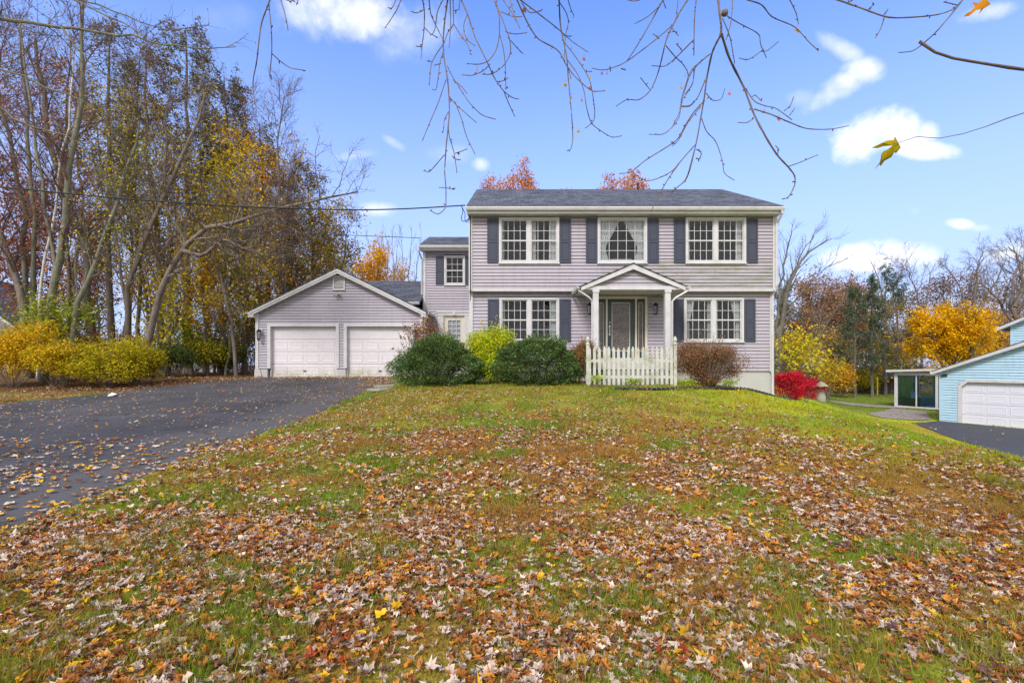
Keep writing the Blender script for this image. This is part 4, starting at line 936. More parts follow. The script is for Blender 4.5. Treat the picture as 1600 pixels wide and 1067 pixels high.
def leafset(mb, n, y0, y1, s0, s1, outline, x0=-40, x1=40, pw=PW_, dens=leaf_density, tilt=.38, curl=.35, lift=.03, cone=True, keep=None, lift0=0.):
    x, y = scatter(n, x0, x1, y0, y1, cone); d = dens(x, y)
    k = (R.uniform(0, 1.15, len(x)) < d)
    if keep is None: k &= ~blocked(x, y)
    else: k &= keep(x, y)
    x, y = x[k], y[k]; m = len(x); sz = R.uniform(s0, s1, m)
    pos = np.stack([x, y, G(x, y)+lift0+lift*R.uniform(.35, 1.3, m)+sz*.08], 1)
    cols = PAL[R.choice(len(PAL), m, p=pw)]*R.uniform(.75, 1.2, (m, 1))
    put_leaves(mb, pos, sz, cols, outline, tilt, curl)
lb_ = MB()
pdk = PW_.copy(); pdk[:3] *= .35; pdk[9] *= .4; pdk /= pdk.sum()
leafset(lb_, 42000, 1.2, 5.0, .045, .098, mlo, curl=.42)
leafset(lb_, 64000, 1.2, 5.0, .018, .06, oval, pw=pdk, lift=.018, curl=.8)
leafset(lb_, 40000, 5.0, 9.5, .05, .10, ml2)
leafset(lb_, 84000, 5.0, 9.5, .022, .06, oval, pw=pdk, lift=.018, curl=.8)
leafset(lb_, 80000, 9.5, 14, .045, .09, oval, -16, 16, pw=(PW_+pdk)/2)
leafset(lb_, 30000, 14, 20, .045, .09, oval, -16, 16, pw=(PW_+pdk)/2)
leafset(lb_, 9000, 13.2, 20.5, .05, .11, oval, -17, -9, cone=False)
leafset(lb_, 2500, 22, 45, .08, .14, oval, 9, 48, dens=lambda x, y: x*0+.5)
setting(lb_.build('fallen_leaves', M['litter']), 'stuff', 'brown, beige and yellow maple leaves fallen over the lawn', 'leaves')
# on the driveway: fewer, flatter, yellower, heaped at the garage and along the edges
pd = np.array([.17, .07, .13, .07, .05, .10, .13, .03, .03, .17, .02, .03]); pd /= pd.sum()

def ddens(x, y):
    e = np.exp(-np.clip(19.9-y, 0, 99)/.5)*1.6*sstep(.3, .5, fbm(x, y, .9, 41)) + np.exp(-(xR(y)-x)/.16)*.9 + np.exp(-(x-xL(y))/.5)*.7 + 1.5*np.exp(-((x+4.6)**2/.8+(y-18)**2/2.5))
    return .26+.55*sstep(.5, .75, fbm(x, y, 1.6, 43)) + e + .0*x
db = MB(); kd = lambda x, y: on_drive(x, y)
leafset(db, 22000, 1.6, 9, .05, .115, ml2, pw=pd, dens=ddens, tilt=.1, curl=.25, lift=.016, keep=kd, lift0=.022)
leafset(db, 32000, 9, 20.3, .045, .09, oval, pw=pd, dens=ddens, tilt=.1, curl=.25, lift=.016, keep=kd, lift0=.022)
leafset(db, 9000, 17.0, 20.35, .05, .09, oval, x0=-11, x1=-3.5, pw=np.roll(PW_, 0), dens=lambda x, y: np.clip(ddens(x, y)-.5, 0, 1.2), tilt=.3, lift=.04, keep=kd, cone=False, lift0=.022)
setting(db.build('fallen_leaves', M['litter']), 'stuff', 'yellow and beige leaves scattered over the asphalt driveway', 'leaves')
x, y = R.uniform(15, 30, 900), R.uniform(9, 25, 900); k = in_poly(x, y, ND); x, y = x[k][:170], y[k][:170]
mb = MB(); put_leaves(mb, np.stack([x, y, G(x, y)+.035], 1), R.uniform(.08, .16, len(x)), PAL[R.choice(7, len(x))]*.9, oval, .08, .2)
setting(mb.build('fallen_leaves', M['litter']), 'stuff', 'a few pale leaves lying on the neighbouring driveway', 'leaves')

# ------------------------------------------------------------------ shrubs
def leafy(mb, pos, size, cols, nrm=None, aspect=.5, flat=0.0):
    """rhombic leaves with a fold; nrm gives a preferred facing"""
    m = len(pos); n = R.normal(0, 1, (m, 3))
    if nrm is not None: n = n*.6 + nrm
    n[:, 2] += flat; n = unit(n); a = unit(np.cross(n, R.normal(0, 1, (m, 3)))); b_ = np.cross(n, a)
    s = size[:, None]
    V = np.stack([pos-a*s*.5, pos+b_*s*aspect*.5+n*s*.06, pos+a*s*.5, pos-b_*s*aspect*.5+n*s*.06], 1).reshape(-1, 3)
    f = (np.arange(m)*4)[:, None]+np.array([[0, 1, 2, 3]])
    mb.add(V, f, np.repeat(np.clip(cols, 0, 1), 4, axis=0))
def blob_pts(n, c, r, seed, lump=.28, shell=.35, zmin=None, freq=2.2):
    rs = np.random.RandomState(seed); u = unit(rs.normal(0, 1, (n, 3)))
    th = np.arctan2(u[:, 1], u[:, 0])*1.6; ph = u[:, 2]*2.2
    k = 1 + lump*(fbm(th*freq/2+9, ph*freq/2+9, 1., seed, 3)-.5)*2
    rad = k*(1 - shell*rs.uniform(0, 1, n)**1.5)
    p = np.array(c)+u*np.array(r)*rad[:, None]
    if zmin is not None: p[:, 2] = np.maximum(p[:, 2], zmin + rs.uniform(0, .2, n))
    return p, u
def pick(cols, n, jit=.25, w=None):
    cols = np.array(cols); c = cols[R.choice(len(cols), n, p=w)]; return c*R.uniform(1-jit, 1+jit, (n, 1))
def stems(mb, base, top_r, h, n, r=.012, spread=.25, c=(0, 0, 0)):
    t = np.linspace(0, 1, 7); a = R.uniform(0, 2*np.pi, n); e = R.uniform(.35, 1, n)
    x = base[0]+np.cos(a)[:, None]*(spread*.3+t[None]**.8*(e*top_r)[:, None]) + R.normal(0, .02, (n, 7)); y = base[1]+np.sin(a)[:, None]*(spread*.3+t[None]**.8*(e*top_r)[:, None])+R.normal(0, .02, (n, 7))
    z = base[2]-.05+t[None]*h*R.uniform(.75, 1.02, n)[:, None]+0*x
    mb.tubes(np.stack([x, y, z], -1), np.repeat(np.linspace(r, r*.3, 7)[None], n, 0), 4)
def shrub(name, label, cat, px, py, d, w, h, cols, n, size, aspect=.45, lump=.28, shell=.35, depth=None, n_stems=14, group=None, barkm='barkd', sc=(1, 1), flat=0., inner=None, pointy=False, lobes=1, zb=.12, freq=2.2, ls=1.0):
    p = P(px, py, d); z = g(p[0], p[1]); o = thing(name, label, cat, (p[0], p[1], z), group)
    mb = MB(); dp = depth or w*.8
    for k in range(lobes):
        if lobes == 1: c, r = (p[0], p[1], z+h*.5+zb/2), (w/2, dp/2, h*.5)
        else:
            a = R.uniform(0, 6.28); q = R.uniform(.1, .95)**.6; s = R.uniform(.45, .72)
            c = (p[0]+math.cos(a)*w*.27*q, p[1]+math.sin(a)*dp*.27*q, z+zb+h*(.5+R.uniform(-.16, .22)*1.1)); r = (w*.33*s*1.5*ls, dp*.33*s*1.5*ls, h*.36*s*1.4*ls); c = (c[0]+(c[0]-p[0])*(1-ls)*1.2, c[1], c[2]+(c[2]-z-h*.5)*(1-ls)*1.6)
        pts, u = blob_pts(n//lobes, c, r, R.randint(1e6), lump, shell, z+.03, freq)
        leafy(mb, pts, R.uniform(size*.6, size*1.3, len(pts)), pick(cols, len(pts)), u*.8+[0, 0, .3], aspect, flat)
    sb = MB(); stems(sb, (p[0], p[1], z), w*.36, h*.85, n_stems)
    if n_stems >= 12 and cat == 'shrub':                      # stray shoots beyond the mass
        ns = 26; a = R.uniform(0, 6.28, ns); el = R.uniform(.15, 1.45, ns); f = R.uniform(.98, 1.22, ns); tq_ = np.linspace(.45, 1, 6)
        ex = np.stack([np.cos(a)*np.cos(el)*w*.5, np.sin(a)*np.cos(el)*dp*.5, np.sin(el)*h*.62], 1)*f[:, None]
        pl = np.array([p[0], p[1], z+h*.40]) + ex[:, None]*tq_[None, :, None] + R.normal(0, .02, (ns, 6, 3)); pl[:, :, 2] = np.maximum(pl[:, :, 2], z+.05)
        sb.tubes(pl, np.repeat(np.linspace(.007, .003, 6)[None], ns, 0), 3)
        ii = R.randint(0, ns, ns*14); jj = R.uniform(2, 5, ns*14); j0 = jj.astype(int); fr_ = (jj-j0)[:, None]; q_ = pl[ii, j0]*(1-fr_)+pl[ii, np.minimum(j0+1, 5)]*fr_ + R.normal(0, size*.4, (ns*14, 3))
        leafy(mb, q_, R.uniform(size*.6, size*1.2, len(q_)), pick(cols, len(q_)), None, aspect, flat)
    mb.build('foliage', M['leaf'], o); sb.build('stems', M[barkm], o)
    return o
YEW = [(.022, .060, .020), (.036, .085, .028), (.055, .115, .038), (.016, .042, .018), (.085, .15, .055)]
def yew(label, px, py, d, w, h, dp, seed):
    p = P(px, py, d); z = g(p[0], p[1]); o = thing('yew_shrub', label, 'shrub', (p[0], p[1], z), 'dark yew shrubs before the house')
    rs = np.random.RandomState(seed); n = 46000
    u = unit(rs.normal(0, 1, (n, 3))); u[:, 2] = np.abs(u[:, 2])**.9*np.where(rs.uniform(0, 1, n) < .22, -.5, 1)
    th = np.arctan2(u[:, 1], u[:, 0]); big = fbm(th*1.5+20, u[:, 2]*2.2+20, .8, seed, 2); sm = fbm(th*5+40, u[:, 2]*7+40, .9, seed+3, 2)
    rad = .92 + .46*(big-.45) + .55*(sm-.5); rad *= 1 - .30*rs.uniform(0, 1, n)**2.2
    pos = np.array([p[0], p[1], z+h*.30]) + u*np.array([w/2, dp/2, h*.72])*rad[:, None]; pos[:, 0] += (w*.10*big*np.sign(u[:, 0])*np.abs(u[:, 0]))
    k = pos[:, 2] > z+.02; pos, u, sm = pos[k], u[k], sm[k]; m = len(pos)
    # sprays point outward and droop slightly
    dirs = unit(u*1.0 + rs.normal(0, .55, (m, 3)) + [0, 0, .05]); s = rs.uniform(.035, .085, m)[:, None]
    side = unit(np.cross(dirs, rs.normal(0, 1, (m, 3)))); nn = np.cross(dirs, side)
    V = np.stack([pos, pos+dirs*s*.5+side*s*.20, pos+dirs*s-nn*s*.15, pos+dirs*s*.5-side*s*.20], 1).reshape(-1, 3)
    pos[:, 2] += 0
    c = np.array([2.9, 2.0, 1.9])*np.array(YEW)[rs.choice(5, m, p=[.26, .30, .22, .12, .10])]*rs.uniform(.75, 1.25, (m, 1))*(.55+.95*sm[:, None])
    mb = MB().add(V, (np.arange(m)*4)[:, None]+np.array([[0, 1, 2, 3]]), np.repeat(c, 4, 0))
    mb.build('foliage', M['leaf'], o)
    sb = MB(); stems(sb, (p[0], p[1], z), w*.33, h*.8, 40, .02, .3); sb.build('stems', M['barkd'], o)
    lf = MB(); q = rs.choice(np.where(u[:, 2] > .2)[0], 34); put_leaves(lf, pos[q]+u[q]*.06, rs.uniform(.05, .09, 34), PAL[rs.choice([0, 5, 5, 6, 9, 3], 34)], ml2, .6)
    lf.build('caught_leaves', M['litter'], o)
    return o
yew('large dark green yew mound at the left, before the side door', 688, 606, 14.9, 2.42, 1.42, 2.2, 3)
yew('dark green yew mound in the middle, below the lower left window', 842, 603, 14.9, 2.58, 1.40, 2.1, 8)
YG = [(.48, .60, .02), (.36, .50, .02), (.60, .62, .02), (.66, .52, .02), (.28, .42, .02)]
shrub('spirea_shrub', 'bright yellow-green spirea standing up between the two yews', 'shrub', 770, 603, 15.1, 1.85, 1.86, YG, 26000, .055, .6, .4, .6, 1.3, 20, lobes=24, ls=.8, zb=-.05)
shrub('barberry_shrub', 'low rusty red-green barberry at the right side of the middle yew', 'shrub', 914, 603, 14.6, 1.15, 1.40, [(.36, .12, .06), (.20, .19, .05), (.42, .17, .08), (.26, .15, .05), (.16, .18, .05)], 12000, .045, .5, .4, .75, .9, 22, lobes=16, ls=.75)
shrub('barberry_shrub', 'open brown-red barberry with bare stems right of the fence', 'shrub', 1108, 607, 14.4, 2.25, 1.56, [(.25, .11, .055), (.19, .14, .05), (.34, .15, .09), (.23, .18, .06), (.42, .20, .15)], 32000, .044, .5, .45, .75, 1.6, 60, lobes=36, ls=.66, zb=-.12)
shrub('sapling', 'thin sapling with brown-red leaves in front of the right garage door', 'shrub', 658, 604, 16.6, 2.1, 2.15, [(.30, .14, .10), (.36, .18, .13), (.20, .10, .08), (.42, .28, .08)], 2000, .075, .5, .5, .9, 1.2, 16, lobes=6, barkm='twig', zb=.5)
shrub('burning_bush', 'bright crimson bush beyond the right house corner, nearer the wall', 'shrub', 1226, 618, 18.8, 1.5, 1.0, [(.62, .02, .045), (.75, .05, .08), (.45, .01, .03)], 7000, .065, .5, .3, .6, 1.4, 14, group='crimson bushes', lobes=12, ls=.75)
shrub('burning_bush', 'bright crimson bush beyond the right house corner, nearer the stone well', 'shrub', 1252, 620, 20.0, 1.3, .95, [(.62, .02, .045), (.75, .05, .08), (.45, .01, .03)], 6000, .065, .5, .3, .6, 1.4, 14, group='crimson bushes', lobes=12, ls=.75)
# left hand shrub border: yellow azaleas and the like
YO = [(.68, .44, .02), (.58, .40, .02), (.44, .36, .02), (.74, .38, .015)]; OL = [(.42, .36, .02), (.32, .30, .02), (.50, .40, .02), (.54, .40, .02)]; LG = [(.25, .34, .03), (.38, .40, .03), (.16, .24, .03), (.48, .42, .03)]; DG_ = [(.05, .085, .025), (.08, .12, .03), (.12, .14, .03)]
shrub('azalea_bush', 'golden-orange bush at the far left edge of the border', 'shrub', 20, 597, 17.2, 3.4, 2.3, YO, 13000, .085, .5, .35, .6, 2.4, 16, 'border shrubs along the verge', lobes=18, flat=.8, ls=.72)
shrub('azalea_bush', 'gold and olive bush, second from the left in the border', 'shrub', 95, 596, 17.0, 2.5, 1.7, YO[:3], 9000, .08, .5, .35, .6, 2.0, 14, 'border shrubs along the verge', lobes=16, flat=.8, ls=.72)
shrub('azalea_bush', 'wide olive-yellow bush in the middle of the border', 'shrub', 172, 592, 17.3, 3.1, 1.75, OL, 13000, .08, .45, .35, .6, 2.4, 16, 'border shrubs along the verge', lobes=18, flat=.8, ls=.72)
shrub('azalea_bush', 'olive-yellow bush beside the leaning grey trunk', 'shrub', 222, 589, 17.8, 2.1, 1.35, OL, 7000, .08, .45, .35, .6, 2.0, 12, 'border shrubs along the verge', lobes=14, flat=.8, ls=.75)
shrub('dogwood_shrub', 'tall loose green and yellow shrub rising behind the gold border bush', 'shrub', 90, 590, 18.6, 4.0, 3.3, LG, 4200, .12, .55, .4, .9, 2.6, 20, lobes=12, flat=1.6, zb=.6)
shrub('red_leaved_shrub', 'small crimson-leaved shrub behind the olive border bushes', 'shrub', 135, 585, 19.5, 2.4, 2.0, [(.45, .03, .04), (.55, .08, .05), (.30, .33, .03)], 1500, .10, .55, .4, .9, 1.6, 12, lobes=7, flat=1.5, zb=.4)
shrub('understory_shrub', 'low dark green shrub at the foot of the wood right of the leaning trunk', 'shrub', 262, 588, 20.5, 2.6, 1.35, DG_, 6000, .09, .5, .35, .6, 2, 12, 'shrubs at the foot of the wood', lobes=7)
shrub('understory_shrub', 'olive green understory shrub midway between leaning trunk and garage', 'shrub', 318, 586, 22.0, 2.8, 1.7, OL+DG_, 6000, .09, .5, .35, .7, 2, 12, 'shrubs at the foot of the wood', lobes=8)
shrub('understory_shrub', 'dark green understory shrub nearest the garage wall', 'shrub', 368, 585, 23.0, 2.4, 1.5, DG_+[(.3, .28, .03)], 5000, .09, .5, .35, .7, 2, 12, 'shrubs at the foot of the wood', lobes=7)
shrub('understory_shrub', 'yellow-green tall understory shrub behind the leaning trunk', 'shrub', 285, 585, 23.5, 3.4, 3.6, LG, 2600, .14, .5, .35, .9, 2, 14, 'shrubs at the foot of the wood', lobes=12, flat=1.5, zb=.5)
shrub('understory_shrub', 'orange-flecked understory shrub showing just left of the garage lamp', 'shrub', 385, 585, 25, 3.0, 4.2, [(.42, .26, .03), (.5, .25, .03), (.2, .2, .03)], 2600, .14, .5, .35, .9, 2, 14, 'shrubs at the foot of the wood', lobes=12, flat=1.2, zb=.5)
for i, (px, d, w_, h_, lab) in enumerate([(40, 24, 4.5, 2.6, 'brown brush thicket low behind the golden border bush'), (160, 27, 5, 2.4, 'brown brush thicket at the foot of the tall pine'), (225, 29, 5, 2.6, 'tangled olive brush behind the forked dark trunk'), (300, 28, 5, 2.8, 'tangled brown brush on the wood floor left of centre'), (352, 27, 4.5, 3.2, 'tangled gold-brown brush near the garage side'), (400, 30, 4, 3.6, 'brown brush just behind the garage corner'), (100, 26, 4.5, 2.4, 'red-brown brush behind the birch foot')]):
    shrub('brush_thicket', lab, 'shrub', px, 585, d, w_, h_, [(.24, .15, .07), (.30, .20, .06), (.18, .14, .05), (.36, .26, .05)] if i != 6 else [(.36, .12, .05), (.26, .10, .05)], 3600, .13, .5, .35, .9, 2.5, 40, 'brush on the wood floor', lobes=16, ls=.8, zb=.1)
# right yard shrubs
shrub('yellow_shrub', 'big open shrub of large yellow-green leaves behind the crimson bushes', 'shrub', 1250, 618, 29, 3.8, 3.9, [(.62, .52, .03), (.50, .45, .03), (.66, .46, .03)], 620, .21, .6, .4, .9, 2.5, 24, 'yellow shrubs in the far yard', lobes=12, zb=.4)
shrub('yellow_shrub', 'loose yellow-leaved shrub right behind the stone well', 'shrub', 1292, 616, 35, 3.2, 3.3, [(.55, .42, .03), (.62, .40, .03), (.40, .32, .03)], 700, .18, .6, .4, .9, 2.5, 24, 'yellow shrubs in the far yard', lobes=12, zb=.4)
shrub('orange_shrub', 'orange-gold shrub left of the first spruce trunk', 'shrub', 1312, 614, 40, 3.0, 2.9, [(.60, .30, .02), (.66, .36, .03), (.45, .22, .02)], 3500, .16, .5, .4, .7, 2.5, 16, lobes=9)
shrub('yellow_shrub', 'yellow shrub low between the two spruce trunks', 'shrub', 1352, 618, 46, 3.6, 2.4, [(.52, .42, .03), (.42, .36, .03)], 3000, .18, .5, .4, .7, 2.5, 16, 'yellow shrubs in the far yard', lobes=9)
shrub('purple_shrub', 'dark purple-red shrub behind the stone well', 'shrub', 1270, 616, 34, 1.6, 1.5, [(.16, .02, .03), (.24, .03, .04)], 2200, .12, .5, .4, .7, 1.5, 10, lobes=5)
# weeds at the fence foot
for i, (px, d, lab) in enumerate([(933, 13.9, 'small yellow-green weed at the left end of the fence'), (990, 14.1, 'low green weed clump under the middle of the fence'), (1075, 13.9, 'lime green weed clump at the foot of the open barberry'), (1140, 14.1, 'pale green weed patch near the black pipe')]):
    shrub('weed', lab, 'weed', px, 606, d, .55, .22 if i else .42, [(.30, .42, .04), (.22, .34, .04), (.42, .46, .05)], 240, .055, .6, .4, .8, .4, 7, 'weeds at the fence foot')
# ------------------------------------------------------------------ trees
def rsmp(pts, K):
    pts = np.asarray(pts, float); s = np.concatenate([[0], np.cumsum(np.linalg.norm(np.diff(pts, axis=0), axis=1))]); t = np.linspace(0, s[-1], K)
    return np.stack([np.interp(t, s, pts[:, k]) for k in range(3)], 1)
def spawn(Pa, Ra, n, t0, t1, L0, ang, K, up, wig, rs, rk=.6, tip=.25, lend=.5, bias=None, rmin=.003, flat=1.0):
    """n children on every parent polyline"""
    Np, Kp = Ra.shape; i = np.repeat(np.arange(Np), n); m = len(i)
    t = (t0 + (t1-t0)*(np.tile((np.arange(n)+.5)/n, Np) + rs.uniform(-.5, .5, m)/n))*(Kp-1)
    a = np.clip(np.floor(t).astype(int), 0, Kp-2); f = (t-a)[:, None]
    p = Pa[i, a]*(1-f)+Pa[i, a+1]*f; r = Ra[i, a]*(1-f[:, 0])+Ra[i, a+1]*f[:, 0]
    T = unit(Pa[i, a+1]-Pa[i, a]); per = unit(np.cross(T, rs.normal(0, 1, (m, 3))*[1, 1, flat]))
    an = np.radians(ang*rs.uniform(.7, 1.3, m))[:, None]
    D = unit(T*np.cos(an)+per*np.sin(an)); 
    if bias is not None: D = unit(D+np.array(bias))
    Lg = L0*(1-lend*t/(Kp-1))*rs.uniform(.6, 1.25, m)
    out = [p]
    for k in range(K-1):
        D = unit(D + np.array([0, 0, up]) + rs.normal(0, wig, (m, 3))); p = p + D*(Lg/(K-1))[:, None]; out.append(p)
    r0 = np.maximum(r*rk, rmin)
    return np.stack(out, 1), r0[:, None]*np.linspace(1, tip, K)[None]
def tree(name, label, trunks, spec, foliage=None, bk='barkg', group=None, cat='tree', seed=0, twigm=None, keep_low=0):
    """trunks: list of (points, r_base, r_top); spec: list of branch levels"""
    rs = np.random.RandomState(seed); b0 = np.asarray(trunks[0][0][0], float)
    o = thing(name, label, cat, b0, group); K0 = 14
    Pa = np.stack([rsmp(t[0], K0) for t in trunks]); Ra = np.stack([np.linspace(1, 0, K0)**.8*(t[1]-t[2])+t[2] for t in trunks])
    Pa[:, 2:-1] += rs.normal(0, .06, (len(trunks), K0-3, 3))*np.array([1, 1, 0])
    Ra *= .72; Ra[:, 0] *= 1.3
    mb = MB().tubes(Pa, Ra, 8); mb.build('trunk', M[bk], o, True)
    lv = [(Pa, Ra)]; src = Pa, Ra; bb = MB()
    for k, sp in enumerate(spec):
        sp = dict(sp); par = sp.pop('on', -1); q = lv[par] if par >= 0 else lv[-1]
        ch = spawn(q[0], q[1], rs=rs, **sp); lv.append(ch); bb.tubes(ch[0], ch[1], 5 if k == 0 else 3)
    if bb.n: bb.build('branches', M[twigm or bk], o)
    if foliage:
        fo = MB()
        for fl in (foliage if isinstance(foliage, list) else [foliage]):
            q = lv[fl.get('on', -1)][0]; n = fl['n']; tt = fl.get('t', (.25, 1))
            zlo, zhi = fl.get('z', (-9, 99)); xlo, xhi = fl.get('x', (-999, 999))
            i = rs.randint(0, len(q), n*2); t = rs.uniform(tt[0], tt[1], n*2)*(q.shape[1]-1); a = np.clip(t.astype(int), 0, q.shape[1]-2); f = (t-a)[:, None]
            pos = q[i, a]*(1-f)+q[i, a+1]*f + rs.normal(0, fl.get('j', .18), (n*2, 3))
            if fl.get('clump', 0): 
                kk = vnoise(pos[:, 0]*1.0+pos[:, 2]*.7, pos[:, 1]+pos[:, 2]*.9, fl['clump'], seed) > .42; pos = pos[kk]
            pos = pos[(pos[:, 2] > zlo) & (pos[:, 2] < zhi) & (pos[:, 0] > xlo) & (pos[:, 0] < xhi)][:n]
            if len(pos) == 0: continue
            cols = np.array(fl['c'])[rs.choice(len(fl['c']), len(pos))]*rs.uniform(.7, 1.3, (len(pos), 1))
            leafy(fo, pos, rs.uniform(.6, 1.3, len(pos))*fl['s'], cols, None, fl.get('a', .55), fl.get('flat', .5))
        fo.build('crown', M['leaf'], o)
    return o
def base(px, py, d):
    p = P(px, py, d); p[2] = g(p[0], p[1])-.15; return p
def tr(pxs, d, dd=0):
    """trunk through photo points; the first is set on the ground at its depth"""
    pts = [base(*pxs[0], d)]; n = len(pxs)
    for k, q in enumerate(pxs[1:]): pts.append(P(q[0], q[1], d + dd*(k+1)/(n-1)))
    return np.array(pts)
YEL = [(.72, .42, .015), (.64, .40, .02), (.80, .48, .02), (.52, .34, .02)]
YGR = [(.58, .46, .02), (.46, .40, .02), (.68, .46, .02), (.32, .32, .025)]
OLV = [(.32, .26, .04), (.23, .20, .04), (.42, .30, .04), (.54, .36, .03)]
ORG = [(.78, .33, .015), (.70, .28, .02), (.82, .42, .02)]
RST = [(.40, .13, .05), (.30, .10, .045), (.48, .19, .06), (.23, .09, .05)]
CON = [(.19, .155, .11), (.23, .18, .13), (.13, .125, .075), (.27, .20, .15), (.17, .155, .07)]
BARE = lambda L0, n=12, up=.07, t0=.3: [dict(n=int(n*1.35), t0=t0, t1=.98, L0=L0*1.1, ang=38, K=8, up=up, wig=.10, lend=.45, rk=.42), dict(n=8, t0=.2, t1=1, L0=L0*.42, ang=42, K=6, up=.05, wig=.14, rk=.6, rmin=.010), dict(n=6, t0=.15, t1=1, L0=L0*.18, ang=40, K=4, up=.04, wig=.15, rk=.6, rmin=.007)]
# --- the wood on the left, nearest trunks first
T = tree
T('maple_tree', 'forked grey maple with the tallest straight stem near the left edge', [(tr([(66, 572), (76, 494), (93, 395), (105, 314), (119, 192), (128, 116), (133, -40)], 19), .21, .05), (tr([(66, 572), (78, 480), (86, 410), (70, 330), (62, 250), (40, 130), (30, 20)], 19, .8), .12, .03)],
  BARE(2.9, 15), dict(n=420, s=.09, c=[(.30, .07, .04), (.42, .16, .05)], j=.1), 'barkl', 'trees of the left wood', seed=1, twigm='twig')
T('maple_tree', 'dark leaning stem closest to the left edge of the wood', [(tr([(43, 560), (38, 471), (18, 410), (2, 366), (-30, 270), (-50, 150)], 20), .22, .08)], BARE(2.8, 12), dict(n=900, s=.11, c=[(.36, .08, .03), (.45, .16, .03)], j=.16, z=(4, 16)), 'barkd', 'trees of the left wood', seed=2, twigm='twig')
T('maple_tree', 'grey stem curving left behind the forked maple', [(tr([(48, 565), (44, 470), (35, 314), (17, 232), (2, 160), (-10, 40)], 21), .17, .05)], BARE(2.8, 12), dict(n=900, s=.11, c=[(.40, .09, .03), (.48, .17, .03), (.3, .07, .03)], j=.16, z=(4, 16)), 'barkg', 'trees of the left wood', seed=3, twigm='twig')
T('maple_tree', 'slender pale stem rising straight beside the leftmost pair', [(tr([(52, 565), (50, 471), (55, 350), (44, 250), (35, 116), (30, 40)], 20.5), .15, .04)], BARE(2.6, 12), dict(n=500, s=.10, c=[(.40, .09, .03), (.48, .17, .03)], j=.16, z=(4, 16)), 'barkl', 'trees of the left wood', seed=4, twigm='twig')
T('birch_tree', 'thin white birch stem in the left wood', [(tr([(60, 570), (61, 482), (75, 395), (96, 262), (110, 160), (116, 80)], 20), .085, .03)], BARE(1.6, 10, t0=.5), dict(n=200, s=.08, c=YEL, j=.1), 'birch', 'trees of the left wood', seed=5, twigm='twig')
T('oak_tree', 'tall brown trunk leaning left from a broad foot behind the olive bush', [(tr([(146, 585), (141, 500), (137, 401), (110, 331), (93, 279), (76, 232), (70, 151), (55, 60)], 23), .27, .08)], BARE(3.2, 13), dict(n=700, s=.12, c=RST, j=.2), 'barkd', 'trees of the left wood', seed=6, twigm='twig')
T('maple_tree', 'pale green-grey trunk slanting right across the wood', [(tr([(98, 583), (122, 480), (146, 418), (174, 349), (192, 291), (212, 231), (218, 190)], 18.5), .16, .04)], BARE(2.6, 14), dict(n=900, s=.10, c=YGR, j=.15, z=(3, 12)), 'barkl', 'trees of the left wood', seed=7, twigm='barkg')
def conifer(label, pxs, d, r, w, seed, c, grp, top=.0, z0=.18, bkk='barkd', nb=70, n=7000, sd=.16, droop=-.05, nm='hemlock_tree', flat=1.2, extra=None, aspect=.45, lend_=.82):
    tk = tr(pxs, d)
    sp = [dict(n=nb, t0=z0, t1=.998, L0=w*1.3, ang=80, K=7, up=droop, wig=.07, lend=lend_, rk=.22, rmin=.012), dict(n=7, t0=.25, t1=1, L0=w*.36, ang=48, K=4, up=droop, wig=.08, rk=.5, rmin=.008, flat=.2)]
    fo = [dict(n=int(n*1.35), s=sd, c=c, j=.09, flat=flat, t=(.15, 1), a=aspect)] + (extra or [])
    return T(nm, label, [(tk, r, .03)], sp, fo, bkk, grp, seed=seed)
W_ = 'trees of the left wood'
conifer('tall brown-trunked pine left of the leaning grey trunk', [(177, 585), (171, 436), (168, 349), (174, 232), (168, 87), (160, 30)], 24, .24, 2.6, 21, CON, W_, z0=.5, n=2200, extra=[dict(n=1800, s=.13, c=YGR, j=.3, z=(3, 15))])
conifer('dark hemlock with thin brown crown behind the leaning trunk', [(255, 585), (250, 407), (232, 262), (226, 160), (228, 70)], 24.5, .25, 2.8, 22, CON, W_, z0=.45, n=3000, extra=[dict(n=1200, s=.13, c=OLV, j=.3)])
conifer('tallest hemlock with a dark ragged crown in the middle of the wood', [(293, 585), (294, 310), (293, 203), (288, 100), (290, 45)], 25, .25, 3.3, 23, CON, W_, z0=.36, n=6500, nb=80)
conifer('dark hemlock on the right shoulder of the wood above the orange leaves', [(345, 585), (350, 420), (352, 300), (352, 180), (350, 118)], 26.5, .24, 3.2, 24, CON, W_, z0=.42, n=6000, nb=80)
conifer('hemlock with olive foliage rising over the orange tree near the garage', [(420, 585), (418, 440), (415, 300), (405, 195)], 28, .24, 3.2, 25, CON+OLV[:2], W_, z0=.3, n=6000, nb=70)
conifer('short hemlock at the right end of the wood, tip leaning over the garage roof', [(490, 580), (492, 460), (486, 360), (478, 268)], 29, .2, 3.3, 26, CON+OLV, W_, z0=.2, n=6500, nb=70)
T('maple_tree', 'dark trunk forking upward right beside the pine', [(tr([(197, 586), (200, 500), (203, 445), (226, 366), (256, 302), (291, 232), (320, 150)], 21), .17, .05), (tr([(190, 586), (196, 500), (188, 420), (178, 350), (158, 280), (150, 180)], 21, 1), .10, .03)], BARE(2.8, 13), dict(n=1300, s=.11, c=YGR, j=.2), 'barkd', W_, seed=9)
lean = tr([(209, 590), (222, 545), (238, 500), (250, 455), (262, 425), (285, 392), (305, 366), (325, 356), (355, 352), (400, 338), (440, 322), (480, 316), (520, 308), (560, 300)], 18.4, -.8)
